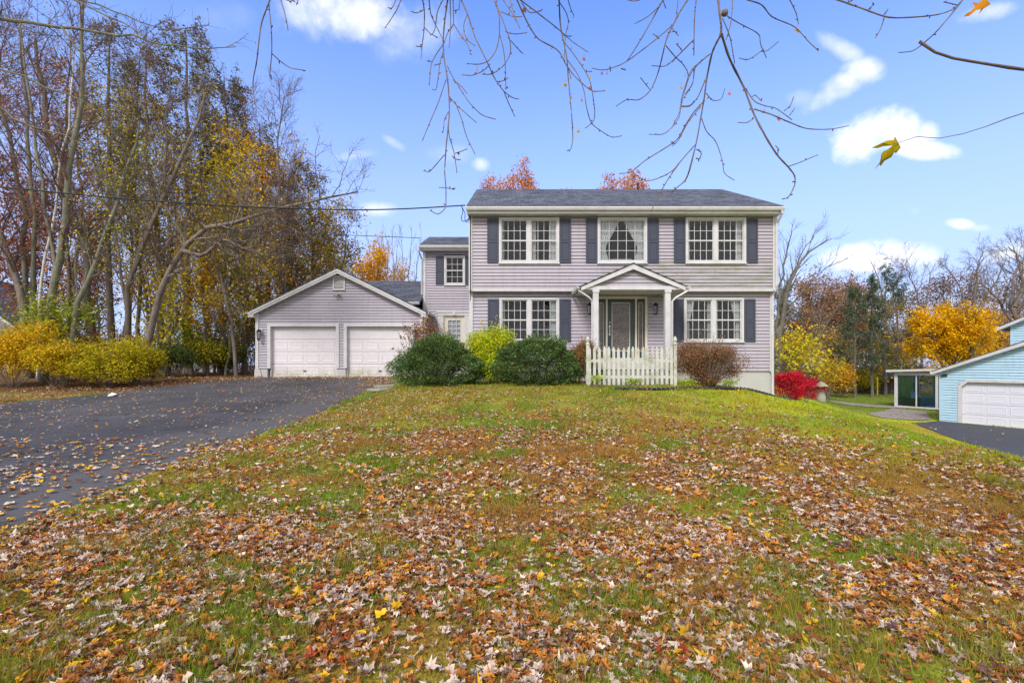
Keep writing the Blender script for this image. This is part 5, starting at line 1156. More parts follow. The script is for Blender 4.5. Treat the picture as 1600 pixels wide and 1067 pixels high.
T('leaning_tree', 'dark trunk leaning right from the verge and bending into a long level limb', [(lean, .19, .03), (np.array([lean[5], P(318, 400, 18), P(350, 372, 17.8), P(385, 392, 17.6), P(440, 350, 17.4)]), .11, .02)],
  [dict(n=26, t0=.3, t1=.99, L0=2.6, ang=52, K=8, up=.07, wig=.16, lend=.3, rk=.5), dict(n=7, t0=.2, t1=1, L0=1.1, ang=45, K=6, up=.03, wig=.2, rk=.6, rmin=.009), dict(n=5, t0=.15, t1=1, L0=.5, ang=40, K=4, up=.02, wig=.15, rk=.6, rmin=.006)], dict(n=260, s=.08, c=YEL, j=.1), 'barkd', W_, seed=10, twigm='barkd')
T('orange_maple', 'small maple with a bright orange clump of leaves in the middle of the wood', [(tr([(325, 586), (322, 520), (318, 470), (312, 410)], 22), .09, .03)], BARE(1.5, 12), dict(n=3000, s=.12, c=ORG+YEL[:1], j=.16, flat=1.5), 'barkd', W_, seed=11)
for i, (pxs, d, L0, fol, n, lab) in enumerate([
    ([(345, 586), (352, 500), (368, 420), (372, 330), (380, 262)], 23, 2.5, YGR+YEL, 3600, 'thin-trunked tree with yellow-green leaves left of the garage gable'),
    ([(402, 585), (405, 480), (398, 380), (402, 290), (396, 235)], 25, 2.7, ORG+YEL, 3000, 'orange-yellow leaved tree topping the wood behind the garage corner'),
    ([(440, 580), (445, 460), (450, 370), (446, 290), (440, 262)], 27, 2.6, YGR+ORG, 2800, 'mixed orange and olive leaved tree over the left slope of the garage roof'),
    ([(480, 580), (482, 470), (500, 380), (520, 330)], 29, 2.4, OLV+YEL, 3400, 'olive-gold tree directly above the garage gable'),
    ([(530, 580), (528, 470), (538, 400), (545, 350)], 31, 2.3, OLV+RST[:1], 2600, 'small brown-olive tree at the right-hand end of the wood'),
    ([(300, 586), (290, 500), (282, 400), (270, 300), (268, 220)], 24, 2.6, YGR+ORG[:1], 3000, 'yellow-green leaved tree between the two tallest hemlocks'),
    ([(225, 586), (232, 480), (215, 380), (210, 300), (200, 200)], 26, 2.6, YGR+YEL, 3200, 'golden-leaved tree just right of the tall pine'),
    ([(370, 586), (362, 500), (345, 440), (320, 360), (322, 290)], 21.5, 2.3, OLV, 1800, 'vine-tangled olive-brown tree leaning left, close to the garage'),
    ([(262, 586), (266, 520), (280, 470), (300, 430)], 21, 1.7, YGR, 1500, 'short yellow-green understory tree beside the leaning trunk')]):
    T('woodland_tree', lab, [(tr(pxs, d), .13, .03)], BARE(L0, 15, t0=.2), dict(n=n, s=.15, c=fol, j=.28, clump=0), 'barkd', W_, seed=30+i)
for i, (px, top, d, fol, n, lab) in enumerate([
    (-20, 100, 30, RST+ORG[:1], 2200, 'rust-red tree behind the leftmost stems'), (45, 330, 33, RST, 5200, 'low rust-brown oak behind the slanting trunks'), (120, 130, 32, RST, 2600, 'thin red-brown tree behind the birch'),
    (150, 370, 34, RST, 4200, 'dark red-brown oak low behind the tall pine'), (205, 150, 34, YGR, 2200, 'back-row tree with sparse yellow leaves left of centre'), (265, 380, 35, RST+OLV, 3600, 'low brown back-row tree behind the dark hemlock'),
    (330, 180, 34, OLV, 3800, 'back-row olive tree behind the orange clump'), (385, 330, 36, OLV+YEL, 3600, 'back-row tree of dull gold leaves beside the garage'), (450, 350, 37, OLV+RST, 4200, 'back-row brown-gold tree behind the garage roof'), (520, 400, 38, OLV+YEL, 3600, 'lowest back-row tree over the garage ridge')]):
    rs = np.random.RandomState(60+i)
    pts = [(px, 585)]+[(px+rs.uniform(-14, 14)+(k-2)*rs.uniform(-5, 5), 585+(top-585)*k/4) for k in range(1, 5)]
    T('back_row_tree', lab, [(tr(pts, d), .17, .04)], BARE(3.4, 15, t0=.2), dict(n=int(n*1.1), s=.22, c=fol, j=.35), 'barkd', W_, seed=70+i)
for i, (px, top, d, lab) in enumerate([(-10, 0, 22, 'twiggy purple-brown tree at the extreme left of the wood'), (105, 20, 25, 'fine-twigged reddish tree between the forked maple and the birch'), (215, 60, 26, 'fine-twigged grey-brown tree right of the pine, full height'), (262, 80, 22, 'twiggy brown tree in front of the tallest hemlock'), (320, 110, 27, 'bare twiggy tree between the two tallest hemlocks on the right'), (380, 150, 26, 'bare grey tree rising above the orange leaves with thin upright twigs'), (440, 120, 25, 'bare grey tree with a wide twiggy top against open sky above the garage corner'), (455, 230, 27, 'bare brown tree showing against the sky over the garage roof slope')]):
    T('bare_tree', lab, [(tr([(px, 585), (px+5, 420), (px-6, 280), (px+4, top+30)], d), .15, .03)], [dict(n=26, t0=.25, t1=.98, L0=3.4, ang=34, K=8, up=.08, wig=.09, lend=.45, rk=.4), dict(n=10, t0=.2, t1=1, L0=1.5, ang=38, K=6, up=.04, wig=.13, rk=.6, rmin=.010), dict(n=7, t0=.15, t1=1, L0=.6, ang=40, K=4, up=.04, wig=.15, rk=.6, rmin=.007)], dict(n=500, s=.07, c=RST+[(.3, .18, .12)]*3, j=.08), 'barkd', W_, seed=200+i, twigm='twig')
# slim undergrowth stems
for i, (px, d, lab) in enumerate([(150, 26, 'slim dark stem between the oak foot and the pine'), (232, 24, 'slim stem right behind the leaning trunk foot'), (335, 25, 'pair-like dark stem near the middle of the wood floor'), (352, 22, 'thin pale stem near the garage end of the wood'), (378, 24, 'thin dark stem closest to the garage wall')]):
    T('young_tree', lab, [(tr([(px, 586), (px+6, 500), (px-4, 420), (px+10, 330)], d), .075, .02)], BARE(1.7, 14, t0=.15), dict(n=500, s=.12, c=OLV+YGR, j=.25), 'barkl' if i == 3 else 'barkd', W_, seed=90+i)
# --- behind the garage and house
B_ = 'bare grey trees behind the house'
for i, (px, top, d, lab) in enumerate([(592, 372, 46, 'bare many-stemmed grey tree above the garage roof, left of the pair'), (628, 362, 48, 'bare grey tree above the low link roof beside the wing')]):
    b0 = base(px, 500, d); tk = [(np.array([b0, b0+[s*.6, 0, 4], b0+[s*1.5, 0, 8.5], b0+[s*2.1, .2, P(px, top, d)[2]-b0[2]]]), .12, .015) for s in (-1, -.5, 0, .45, .9)]
    T('bare_tree', lab, tk, [dict(n=9, t0=.4, t1=1, L0=2.4, ang=26, K=6, up=.12, wig=.05, rk=.5, rmin=.016), dict(n=5, t0=.3, t1=1, L0=.9, ang=28, K=4, up=.08, wig=.08, rk=.6, rmin=.012)], None, 'barkg', B_, seed=110+i)
T('yellow_maple', 'bright yellow-orange maple peeping over the garage ridge', [(tr([(585, 560), (588, 470), (590, 425)], 40), .15, .04)], BARE(3.6, 16, t0=.3), dict(n=7200, s=.2, c=YEL+ORG, j=.3), 'barkd', seed=115)
T('yellow_maple', 'thin yellow maple low behind the link roof beside the wing', [(tr([(628, 560), (630, 480), (632, 430)], 42), .13, .04)], BARE(2.4, 14, t0=.3), dict(n=1500, s=.2, c=YEL+ORG, j=.4), 'barkd', seed=116)
for i, (px, top, d, lab) in enumerate([(838, 272, 42, 'rust-orange oak top showing over the left half of the main roof'), (785, 282, 44, 'small sparse rust oak top left of the other one over the roof'), (968, 268, 43, 'rust-orange oak top over the middle of the main roof')]):
    b0 = base(px, 560, d); tp = P(px, top+(30 if i != 1 else 12), d)
    T('oak_tree', lab, [(np.array([b0, (b0*.5+tp*.5)+[.2, 0, 0], tp-[0, 0, .3]]), .3, .05)], [dict(n=34, t0=.45, t1=.99, L0=6.0 if i != 1 else 3.4, ang=66, K=7, up=.12, wig=.08, lend=.55, rk=.4), dict(n=8, t0=.3, t1=1, L0=1.3, ang=40, K=5, up=.04, wig=.1, rk=.6, rmin=.014)], dict(n=15000 if i != 1 else 6000, s=.2, c=[(.62, .27, .10), (.68, .33, .14), (.52, .21, .08)], j=.25), 'barkd', 'rust oaks behind the house', seed=120+i)
# --- right hand woods
RW = 'trees beyond the right-hand yard'
b0 = base(1214, 600, 31)
T('bare_tree', 'large bare spreading tree rising just beside the right house corner', [(np.array([b0, b0+[.1, 0, 2], b0+[.2, 0, 3.4], P(1232, 440, 31), P(1262, 395, 31), P(1300, 372, 31)]), .28, .02), (np.array([b0+[0, 0, 2], P(1214, 500, 31), P(1222, 420, 31), P(1238, 352, 31)]), .16, .02), (np.array([b0+[0, 0, 2], P(1205, 480, 31), P(1212, 400, 31), P(1216, 335, 31)]), .14, .02), (np.array([P(1214, 520, 31), P(1240, 470, 31), P(1275, 432, 30.5), P(1306, 405, 30)]), .10, .015), (np.array([P(1214, 500, 31), P(1232, 440, 31.5), P(1258, 385, 32), P(1282, 352, 32)]), .10, .015)],
  [dict(n=13, t0=.3, t1=1, L0=2.0, ang=30, K=7, up=.06, wig=.06, rk=.5, rmin=.012), dict(n=8, t0=.2, t1=1, L0=.9, ang=32, K=5, up=.04, wig=.08, rk=.6, rmin=.01)], None, 'barkg', RW, seed=130)
conifer('dark conifer flecked with yellow leaves behind the right house corner', [(1222, 600), (1220, 520), (1219, 445)], 37, .2, 2.6, 131, CON, RW, z0=.1, n=7000, nb=70, extra=[dict(n=800, s=.24, c=ORG+YEL, j=.5, z=(-2, 5), flat=2)])
T('oak_tree', 'broad russet oak behind the bare tree and the spruces', [(tr([(1278, 600), (1276, 540), (1272, 500), (1268, 470)], 52), .3, .06), (tr([(1290, 600), (1292, 540), (1306, 500), (1315, 478)], 52), .2, .05)], BARE(5.0, 18, up=.05), dict(n=12000, s=.26, c=[(.33, .17, .10), (.38, .20, .11), (.26, .14, .09), (.46, .29, .10)], j=.3), 'barkd', RW, seed=132)
T('oak_tree', 'russet-brown oak directly behind the first spruce', [(tr([(1322, 600), (1325, 530), (1328, 470)], 56), .3, .06)], BARE(4.2, 16, up=.05), dict(n=6000, s=.26, c=[(.30, .12, .085), (.36, .14, .09), (.22, .095, .07)], j=.35), 'barkd', RW, seed=133)
T('bare_tree', 'dark bare tree with a curved trunk in front of the broad russet oak', [(tr([(1282, 600), (1276, 560), (1280, 530), (1290, 508), (1312, 476), (1330, 462)], 44), .2, .03), (tr([(1276, 600), (1274, 540), (1283, 490), (1292, 452)], 44), .12, .02)], BARE(2.4, 12), None, 'barkd', RW, seed=134)
SPR = [(.095, .145, .085), (.13, .18, .11), (.065, .09, .055), (.18, .20, .12)]
def spruce(label, px, top, d, seed, w, z0=.25, extra=None, n=8500):
    conifer(label, [(px, 622), (px, 560), (px-1, 500), (px+1, top)], d, .17, w*1.0, seed, SPR, RW, z0=z0, n=int(n*.62), nb=48, nm='spruce_tree', droop=-.09, bkk='barkg', extra=extra, aspect=.4, lend_=.96)
spruce('first and shortest spruce with a bare lower trunk, beside the yellow shrubs', 1336, 448, 41, 140, 2.6)
spruce('second spruce, straight grey trunk clear of branches low down', 1363, 432, 41.5, 141, 2.3, .3)
spruce('tallest spruce with its dense pointed top left of the yellow maple', 1384, 414, 44, 142, 2.9, .2, [dict(n=500, s=.28, c=ORG+YEL, j=.5, z=(0, 7), flat=2)])
spruce('ragged spruce with a leaning pale stem, touching the yellow maple', 1402, 436, 45, 143, 3.2, .12, [dict(n=900, s=.28, c=ORG+YEL, j=.6, z=(-1, 7), flat=2)])
T('bare_tree', 'pale dead stem leaning in front of the ragged spruce', [(tr([(1412, 600), (1408, 560), (1400, 520), (1394, 478)], 38), .11, .02)], BARE(1.6, 9), dict(n=500, s=.16, c=[(.30, .17, .06), (.2, .13, .06)], j=.2), 'barkl', RW, seed=144)
b0 = base(1482, 600, 41)
T('yellow_maple', 'full golden-yellow maple rising behind the sunroom roof', [(np.array([b0, b0+[0, 0, 2.2], P(1482, 520, 41), P(1480, 492, 41)]), .24, .05), (np.array([b0+[0, 0, 1.8], P(1462, 540, 41), P(1448, 510, 41)]), .15, .04), (np.array([b0+[0, 0, 1.8], P(1502, 540, 41), P(1522, 512, 41)]), .15, .04)], [dict(n=20, t0=.2, t1=.99, L0=3.1, ang=55, K=7, up=.05, wig=.08, lend=.5, rk=.5), dict(n=8, t0=.2, t1=1, L0=1.5, ang=45, K=5, up=.0, wig=.1, rk=.6, rmin=.012)], dict(n=30000, s=.19, c=[(.92, .55, .012), (.84, .48, .012), (.96, .64, .02), (.70, .40, .01)], j=.2, flat=1.8), 'barkd', RW, seed=145)
T('orange_maple', 'thinner orange maple between the golden maple and the blue house', [(tr([(1565, 600), (1560, 540), (1556, 505)], 46), .2, .05)], BARE(3.2, 16), dict(n=3800, s=.22, c=ORG+YEL, j=.3, flat=1.6), 'barkd', RW, seed=146)
for i, (tks, d, r, L0, lab) in enumerate([
    ([[(1516, 600), (1517, 530), (1525, 490), (1545, 455), (1560, 430), (1572, 405)], [(1516, 540), (1510, 480), (1495, 440), (1478, 415)], [(1525, 490), (1523, 450), (1530, 410), (1536, 392)]], 40, .22, 2.3, 'wide-armed bare tree behind the golden maple'),
    ([[(1600, 600), (1592, 520), (1580, 470), (1590, 420), (1612, 385)], [(1592, 530), (1568, 480), (1545, 452), (1530, 440)], [(1585, 480), (1600, 440), (1590, 400), (1575, 385)]], 33, .26, 2.6, 'big dark bare tree with twisted arms at the right edge of the frame'),
    ([[(1440, 600), (1444, 500), (1450, 450), (1462, 412)], [(1444, 500), (1430, 450), (1415, 415)]], 50, .2, 3.0, 'bare tree showing above the left side of the golden maple'),
    ([[(1380, 600), (1384, 500), (1372, 430), (1360, 408)], [(1384, 500), (1400, 440), (1418, 405)]], 56, .22, 3.4, 'distant bare tree spreading behind the spruce tops'),
    ([[(1640, 600), (1635, 500), (1620, 430), (1600, 380)]], 44, .22, 3.0, 'bare tree leaning in from beyond the right edge'),
    ([[(1310, 600), (1312, 500), (1325, 455), (1342, 425)], [(1312, 500), (1300, 455), (1285, 440)]], 58, .18, 3.0, 'faint bare crown above the russet oaks')]):
    tk = []
    for k, q in enumerate(tks): tk.append((tr(q, d) if k == 0 else np.array([P(a, b_, d) for a, b_ in q]), r*(1 if k == 0 else .6), .03))
    T('bare_tree', lab, tk, BARE(L0, 11, up=.03), None, 'barkd', RW, seed=150+i, twigm='twig' if i > 1 else None)
BRN = [(.26, .16, .12), (.32, .20, .14), (.19, .13, .10)]
for i, (px, top, d, n, c, lab) in enumerate([(1420, 470, 62, 5000, BRN, 'hazy brown tree behind the ragged spruce'), (1475, 445, 64, 5500, BRN, 'hazy brown tree behind the golden maple crown'), (1530, 450, 60, 5500, BRN, 'hazy brown-purple tree behind the wide-armed bare tree'), (1590, 440, 60, 5000, BRN, 'brown tree mass behind the blue house gable'), (1250, 500, 60, 4500, BRN+ORG[:1], 'dull brown tree low behind the big yellow-green shrub'), (1350, 510, 60, 6000, OLV+BRN, 'olive-brown tree low behind the spruce trunks'), (1395, 540, 52, 5000, OLV+YEL[:1], 'olive and gold tree behind the wooden shed'), (1228, 545, 42, 3500, OLV+ORG[:1], 'olive and orange understory tree beside the house corner'), (1310, 540, 48, 3500, YEL+BRN, 'gold-brown understory tree behind the orange shrub')]):
    T('distant_tree', lab, [(tr([(px, 600), (px+4, (600+top)/2), (px, top+8)], d), .18, .04)], BARE(4.2 if d > 55 else 2.8, 16, t0=.12), dict(n=n, s=.26, c=c, j=.45), 'barkd', RW, seed=170+i)

# ------------------------------------------------------------------ branches hanging in from above, traced as real twigs
def zn(x, y, s):                     # smooth depth wobble so forks stay joined
    return (fbm(np.array(x)+50, np.array(y)+50, 90, s, 2)-.5)*2
def hanging(owner, polys, d0, wob_, r0, r1, conv, seed, mat='hang', bud=True, sides=5):
    rs = np.random.RandomState(seed)
    for q in polys:
        pp = [conv(*c) for c in q]; n = len(pp); K = max(6, n*4)
        t = np.linspace(0, 1, K); tk = np.linspace(0, 1, n); a = np.interp(t, tk, [c[0] for c in pp]); b_ = np.interp(t, tk, [c[1] for c in pp])
        for _ in range(2): a[1:-1] = (a[:-2]+a[2:]+2*a[1:-1])/4; b_[1:-1] = (b_[:-2]+b_[2:]+2*b_[1:-1])/4
        d = d0 + wob_*zn(a, b_, seed)
        pts = np.array([P(x, y, dd_) for x, y, dd_ in zip(a, b_, d)])
        ln = np.hypot(a[-1]-a[0], b_[-1]-b_[0]); ra = (r0 if q[0][1] <= 5 or ln > 150 else r0*.6)
        ra = min(ra, r1+(r0-r1)*ln/230.)
        rad = np.linspace(ra, r1, K); rad[::3] *= 1.18
        mb = MB().tubes(pts, rad, sides)
        if bud:
            kx = rs.randint(1, K, max(2, K//5)); L_ = rs.uniform(.01, .035, len(kx)); dv = unit(rs.normal(0, 1, (len(kx), 3)))
            bp = np.stack([pts[kx], pts[kx]+dv*L_[:, None]*.6, pts[kx]+dv*L_[:, None]], 1); mb.tubes(bp, np.repeat(np.array([[r1, r1*1.7, r1*.6]]), len(kx), 0), 4)
        if pts[0, 2] > P(0, 8, d0)[2]:                            # goes on up out of the picture to its limb
            up_ = pts[0]; e = up_ + np.array([rs.uniform(-.3, .3), rs.uniform(-.6, .2), 1.6]); mb.tubes(rsmp([up_, (up_+e)/2+[.05, 0, 0], e], 6), np.linspace(ra, ra*1.5, 6), sides)
        mb.build('branch', M[mat], owner)
def hang_leaves(owner, lst, conv, d0, wob_, seed, size=.07):
    for (x, y, c, s) in lst:
        a, b_ = conv(x, y); d = d0 + wob_*float(zn(a, b_, seed)); p = P(a, b_, d)
        mb = MB(); rs = np.random.RandomState(int(x+y))
        O = np.vstack([[0, 0], mlo])*size*s; th = rs.uniform(2.2, 4.2); x_, z_ = O[:, 0]*math.cos(th)-O[:, 1]*math.sin(th), O[:, 0]*math.sin(th)+O[:, 1]*math.cos(th)
        V = np.stack([x_*rs.uniform(.45, .9), np.abs(O[:, 0])*rs.uniform(.2, .9)+z_*.2, z_-size*s*.3], 1)+p
        k = len(mlo); f = np.stack([np.zeros(k, int), 1+np.arange(k), 1+(np.arange(k)+1) % k], 1)
        mb.add(V, f, np.array(c)*rs.uniform(.8, 1.2, (k+1, 1))); mb.tubes([p, p+[.005, 0, size*s*.5]], [.0014]*2, 4, np.array(c)*.6); mb.build('leaf', M['leaf'], owner)
c7 = lambda x, y: (600+x/3.2, y/3.2)
c8 = lambda x, y: (1050+x/2.909, y/2.909)
c4 = lambda x, y: (200+x/3.556, y/3.556)
c3 = lambda x, y: (x/3.557, y/3.557)
OV = thing('overhead_maple', 'nearly bare maple whose hanging twigs dip into the top of the view', 'tree', (3.2, -3.5, g(3.2, -3.5)))
tb = np.array([3.2, -3.5, -.2]); 
MB().tubes(rsmp([tb, tb+[.1, .1, 2.5], tb+[.2, .6, 5], tb+[.1, 1.6, 7.4], tb+[0, 2.2, 9.5]], 14), np.linspace(.34, .12, 14), 12).build('trunk', M['barkg'], OV, True)
limbs = [[tb+[.2, .6, 4.6], [2.4, -.5, 6.2], [.8, 2.6, 7.2], [-.6, 4.4, 7.3], [-1.5, 5.6, 7.4], [-2.9, 6.3, 7.3]], [tb+[.2, .8, 5.2], [3.0, .5, 6.8], [2.2, 3.2, 7.1], [1.6, 5.0, 7.2], [.8, 6.0, 7.3]], [tb+[.2, .7, 5.0], [3.6, 0, 6.6], [3.4, 3, 7.2], [3.1, 5.0, 7.2], [2.6, 6.2, 7.3]], [tb+[.3, .6, 4.4], [4.2, .4, 6.0], [4.6, 3, 6.9], [4.9, 5, 7.1]], [tb+[.1, .6, 4.2], [3.1, -1.6, 4.8], [3.3, .3, 3.9], [2.9, 2.2, 3.55]]]
for q in limbs: MB().tubes(rsmp(q, 18), np.linspace(.11, .02, 18), 8).build('limb', M['barkg'], OV, True)
A7 = [[(318,0),(310,60),(300,130),(295,215),(300,300),(318,400),(325,480),(328,560),(320,640),(310,740),(302,860),(310,940),(310,1024),(306,1044),(276,1072),(252,1066),(228,1050)], [(275,938),(312,940),(335,946),(357,940)], [(225,0),(232,70),(260,130),(295,200)], [(295,0),(265,60),(258,140),(240,180),(203,140)], [(235,172),(270,190)], [(193,0),(203,60),(200,160),(190,230),(185,295)], [(160,232),(187,236)], [(345,0),(350,125),(320,160),(300,220)], [(350,125),(385,180),(420,225),(432,270)], [(418,70),(398,120),(400,170),(425,210),(455,230)],
 [(385,0),(420,75),(450,180),(490,260),(520,320),(555,400),(600,460),(640,490),(675,497)], [(600,460),(620,510),(652,580)], [(550,0),(578,80),(578,180),(560,260),(520,310),(470,325),(415,318)], [(560,20),(600,120),(630,200),(635,270),(600,330),(540,375),(490,372)], [(580,180),(600,260),(608,340),(608,440),(620,442)], [(608,160),(650,173),(715,165)], [(620,190),(660,235),(695,270)], [(585,60),(640,85),(690,85)], [(630,0),(645,60),(680,145)], [(595,0),(650,80),(660,110)], [(530,320),(500,355),(440,380),(390,375)], [(565,410),(600,405),(622,390)],
 [(325,480),(355,520),(400,560),(463,615)], [(315,330),(340,380),(390,460),(430,520),(490,580),(560,598)], [(310,400),(270,520),(230,610),(192,705)], [(345,400),(385,430),(415,468)], [(355,510),(390,600),(410,680),(455,772)], [(322,640),(325,680),(350,760),(365,865)], [(355,768),(385,758),(418,745)], [(340,780),(360,798),(385,800)], [(302,775),(225,865),(200,850)], [(322,560),(300,600),(300,640),(290,665)], [(295,225),(262,270),(235,320),(230,380),(225,430)], [(300,250),(280,310),(270,400),(260,455),(240,447)], [(214,305),(240,310)], [(250,328),(285,318)], [(330,0),(335,120),(325,240)], [(85,0),(70,40),(40,90),(5,142)], [(60,0),(40,45),(20,40)], [(135,58),(160,68),(195,55)], [(375,50),(350,55)]]
B7 = [[(665,0),(700,80),(730,140),(770,200),(875,250),(910,330),(960,390),(1010,435),(1045,460),(1105,455)], [(680,0),(760,60),(870,145),(940,210),(1020,262)], [(875,0),(880,120),(895,200),(915,290),(920,380),(930,480),(940,600),(945,700),(935,750),(915,755)], [(890,200),(940,260),(990,330),(1030,400),(1045,480),(1055,560),(1050,610),(1005,643)], [(915,300),(970,370),(1000,450),(1012,540),(1035,620),(1090,660),(1140,690),(1190,680)], [(875,10),(910,60),(925,110),(908,170),(900,300)], [(920,0),(935,50),(950,80)], [(690,20),(730,70),(788,55)], [(730,125),(722,130)], [(920,345),(935,390)], [(900,180),(940,182)], [(1010,362),(1035,358)]]
C7 = [[(1520,0),(1480,60),(1445,125),(1410,200),(1390,290),(1370,370),(1335,455),(1275,505),(1215,495),(1160,533)], [(1440,130),(1370,190),(1300,245),(1200,320),(1100,355),(1040,342)], [(1395,0),(1330,120),(1290,190),(1240,270),(1215,305)], [(1375,35),(1320,85),(1255,120)], [(1560,0),(1552,100),(1550,200),(1548,280)], [(1545,205),(1480,270),(1410,335),(1340,330)], [(1410,230),(1455,285),(1500,325),(1525,375),(1500,450),(1485,500),(1480,580),(1450,630),(1400,675),(1325,672)], [(1550,345),(1545,420),(1500,490)], [(1620,278),(1545,340),(1520,380)], [(1605,400),(1570,490),(1530,530),(1485,533)], [(1470,5),(1462,70)], [(1395,5),(1410,45)], [(1215,0),(1245,8),(1280,2)], [(1283,390),(1330,450)], [(1462,222),(1488,250)], [(1345,170),(1372,192)], [(1185,345),(1210,352)], [(1215,492),(1222,505)],
 [(1602,505),(1550,560),(1510,620),(1470,700),(1400,745),(1300,805),(1235,865),(1175,868)], [(1560,720),(1480,810),(1445,855),(1380,890),(1310,910),(1240,862)], [(1448,855),(1405,920),(1350,1024),(1335,1060)], [(1565,690),(1545,790),(1530,850),(1510,905),(1460,940),(1435,970)], [(1565,748),(1588,765),(1580,798),(1562,790)], [(1435,710),(1450,722)]]
G8 = [[(210,0),(222,100),(225,155),(200,200),(180,245),(155,370),(150,430),(130,540),(110,655),(85,745),(65,820),(0,870)], [(225,155),(260,270),(330,400),(370,520),(430,630),(480,710),(530,760),(560,800),(560,840),(530,900),(500,905)], [(530,757),(580,740),(660,705)], [(335,405),(375,465),(430,485),(470,490),(545,545)], [(375,497),(450,520),(530,555),(610,588),(720,590),(805,572)], [(510,505),(540,480),(553,440)], [(535,525),(558,492)], [(370,540),(340,560),(298,557)], [(365,440),(380,432),(405,460)], [(245,70),(300,105),(400,155),(400,200),(430,265)], [(405,235),(430,235),(485,190)], [(410,230),(370,260),(340,275),(305,265)], [(275,0),(270,100),(245,185)], [(230,85),(265,170),(285,290)], [(110,0),(100,100),(100,250)], [(100,180),(40,240),(0,285)], [(340,0),(410,20),(450,80),(560,120),(620,190),(665,232)], [(535,0),(565,60),(575,110)],
 [(175,245),(120,290),(80,340),(50,440),(40,500),(0,580)], [(150,370),(120,440),(85,485),(45,487)], [(155,425),(185,460),(225,455),(240,405)], [(130,485),(70,560),(30,640),(0,665)], [(135,540),(155,600),(200,640),(230,730),(235,790),(283,820)], [(110,655),(50,720),(0,790)], [(110,680),(135,690),(125,725),(110,720)], [(480,700),(485,680),(470,662)], [(105,300),(95,380),(60,430)], [(20,200),(45,232)], [(0,130),(30,165)]]
H8 = [[(740,-4),(850,35),(985,85),(1130,78),(1210,68),(1270,50),(1322,0)], [(1322,0),(1300,30),(1200,150),(1100,235),(1030,240)], [(965,80),(950,130),(925,172)], [(890,45),(920,20)], [(960,70),(982,42)], [(1235,10),(1300,25)], [(800,12),(825,0)]]
hanging(OV, A7, 5.2, .5, .0088, .0042, c7, 1); hanging(OV, B7, 5.4, .5, .0090, .0043, c7, 2); hanging(OV, C7, 5.6, .4, .0095, .0045, c7, 3); hanging(OV, G8[:2], 5.2, .3, .0125, .0048, c8, 4); hanging(OV, G8[2:], 5.2, .3, .0088, .0042, c8, 4); hanging(OV, H8, 4.6, .3, .0085, .004, c8, 5)
OR_ = (.62, .20, .03); BR_ = (.40, .13, .04); YO_ = (.55, .33, .01)
hang_leaves(OV, [(700, 30, BR_, 1.6), (392, 180, OR_, .9), (465, 343, OR_, .7), (375, 425, OR_, .8), (548, 62, OR_, .3), (905, 412, YO_, 1.1), (1000, 285, BR_, 1.0), (1030, 382, YO_, .7), (1033, 430, BR_, 1.0), (937, 478, YO_, .8), (988, 490, YO_, .9), (972, 648, YO_, .9), (1103, 453, OR_, .4), (937, 240, BR_, .4), (948, 82, BR_, .5)], c7, 5.4, .5, 2)
hang_leaves(OV, [(1462, 80, OR_, 1.1), (1090, 358, BR_, .8), (1115, 362, BR_, .5), (1507, 375, YO_, .5), (1487, 430, YO_, 1.0)], c7, 5.6, .4, 3)
hang_leaves(OV, [(262, 418, OR_, .9), (420, 498, OR_, .8), (487, 535, OR_, .8), (572, 125, YO_, 1.3), (140, 100, OR_, .3)], c8, 5.2, .3, 4)
# dark gall on a twig
p = P(*c8(240, 62), 5.1); MB().lathe([(0, -.035), (.028, -.02), (.036, 0), (.03, .028), (.012, .04), (0, .045)], p, 8).build('gall', M['barkd'], OV, True)
# near branches entering from the right
NR = thing('near_tree', 'tree off to the right, one low bare branch ending in a yellow leaf', 'tree', (6.4, 1.2, g(6.4, 1.2)))
MB().tubes(rsmp([[6.4, 1.2, -.4], [6.3, 1.3, 2.2], [6.1, 1.6, 4.5], [6.3, 1.7, 7.5]], 12), np.linspace(.2, .06, 12), 10).build('trunk', M['barkg'], NR, True)
def nb(pts, d, r0, r1):
    q = [P(*c8(x, y), d) for x, y in pts]; t = q[0]; q = [np.array([6.15, 1.5, 3.4]), np.array([5.0, 1.8, t[2]+.5])]+q
    pts_ = rsmp(q, 46); rad = np.linspace(r0*1.6, r1, 46); rad[::5] *= 1.25
    return MB().tubes(pts_, rad, 7).build('branch', M['hang'], NR)
nb([(1640, 322), (1560, 312), (1330, 275), (1260, 262), (1160, 225), (1125, 190)], 2.4, .0085, .006)
nb([(1650, 498), (1600, 515), (1520, 540), (1370, 598), (1230, 630), (1120, 620), (1040, 645), (1012, 655)], 2.1, .0058, .0012)
def traced_leaf(owner, out, d, c, cen, seed):
    """one near leaf from its outline, cupped and creased in depth"""
    rs = np.random.RandomState(seed); pts = [P(*c8(*q), d) for q in out]; m0 = P(*c8(*cen), d); pts = np.array(pts)
    dist = np.linalg.norm(pts-m0, axis=1); pts[:, 1] += dist*.5*np.abs(np.sin(np.arctan2(pts[:, 2]-m0[2], pts[:, 0]-m0[0])*2.5))+rs.normal(0, .002, len(pts)); mid = (pts+m0)/2; mid[:, 1] -= .004+rs.normal(0, .003, len(pts))
    k = len(pts); V = pts
    mb = MB(); cc = np.array(c)*rs.uniform(.72, 1.2, (len(V), 1)); base_n = mb.n
    mb.v.append(V); mb.c.append(cc); mb.n += len(V)
    mb.f.append(np.arange(k)[None])
    mb.build('leaf', M['leaf'], owner)
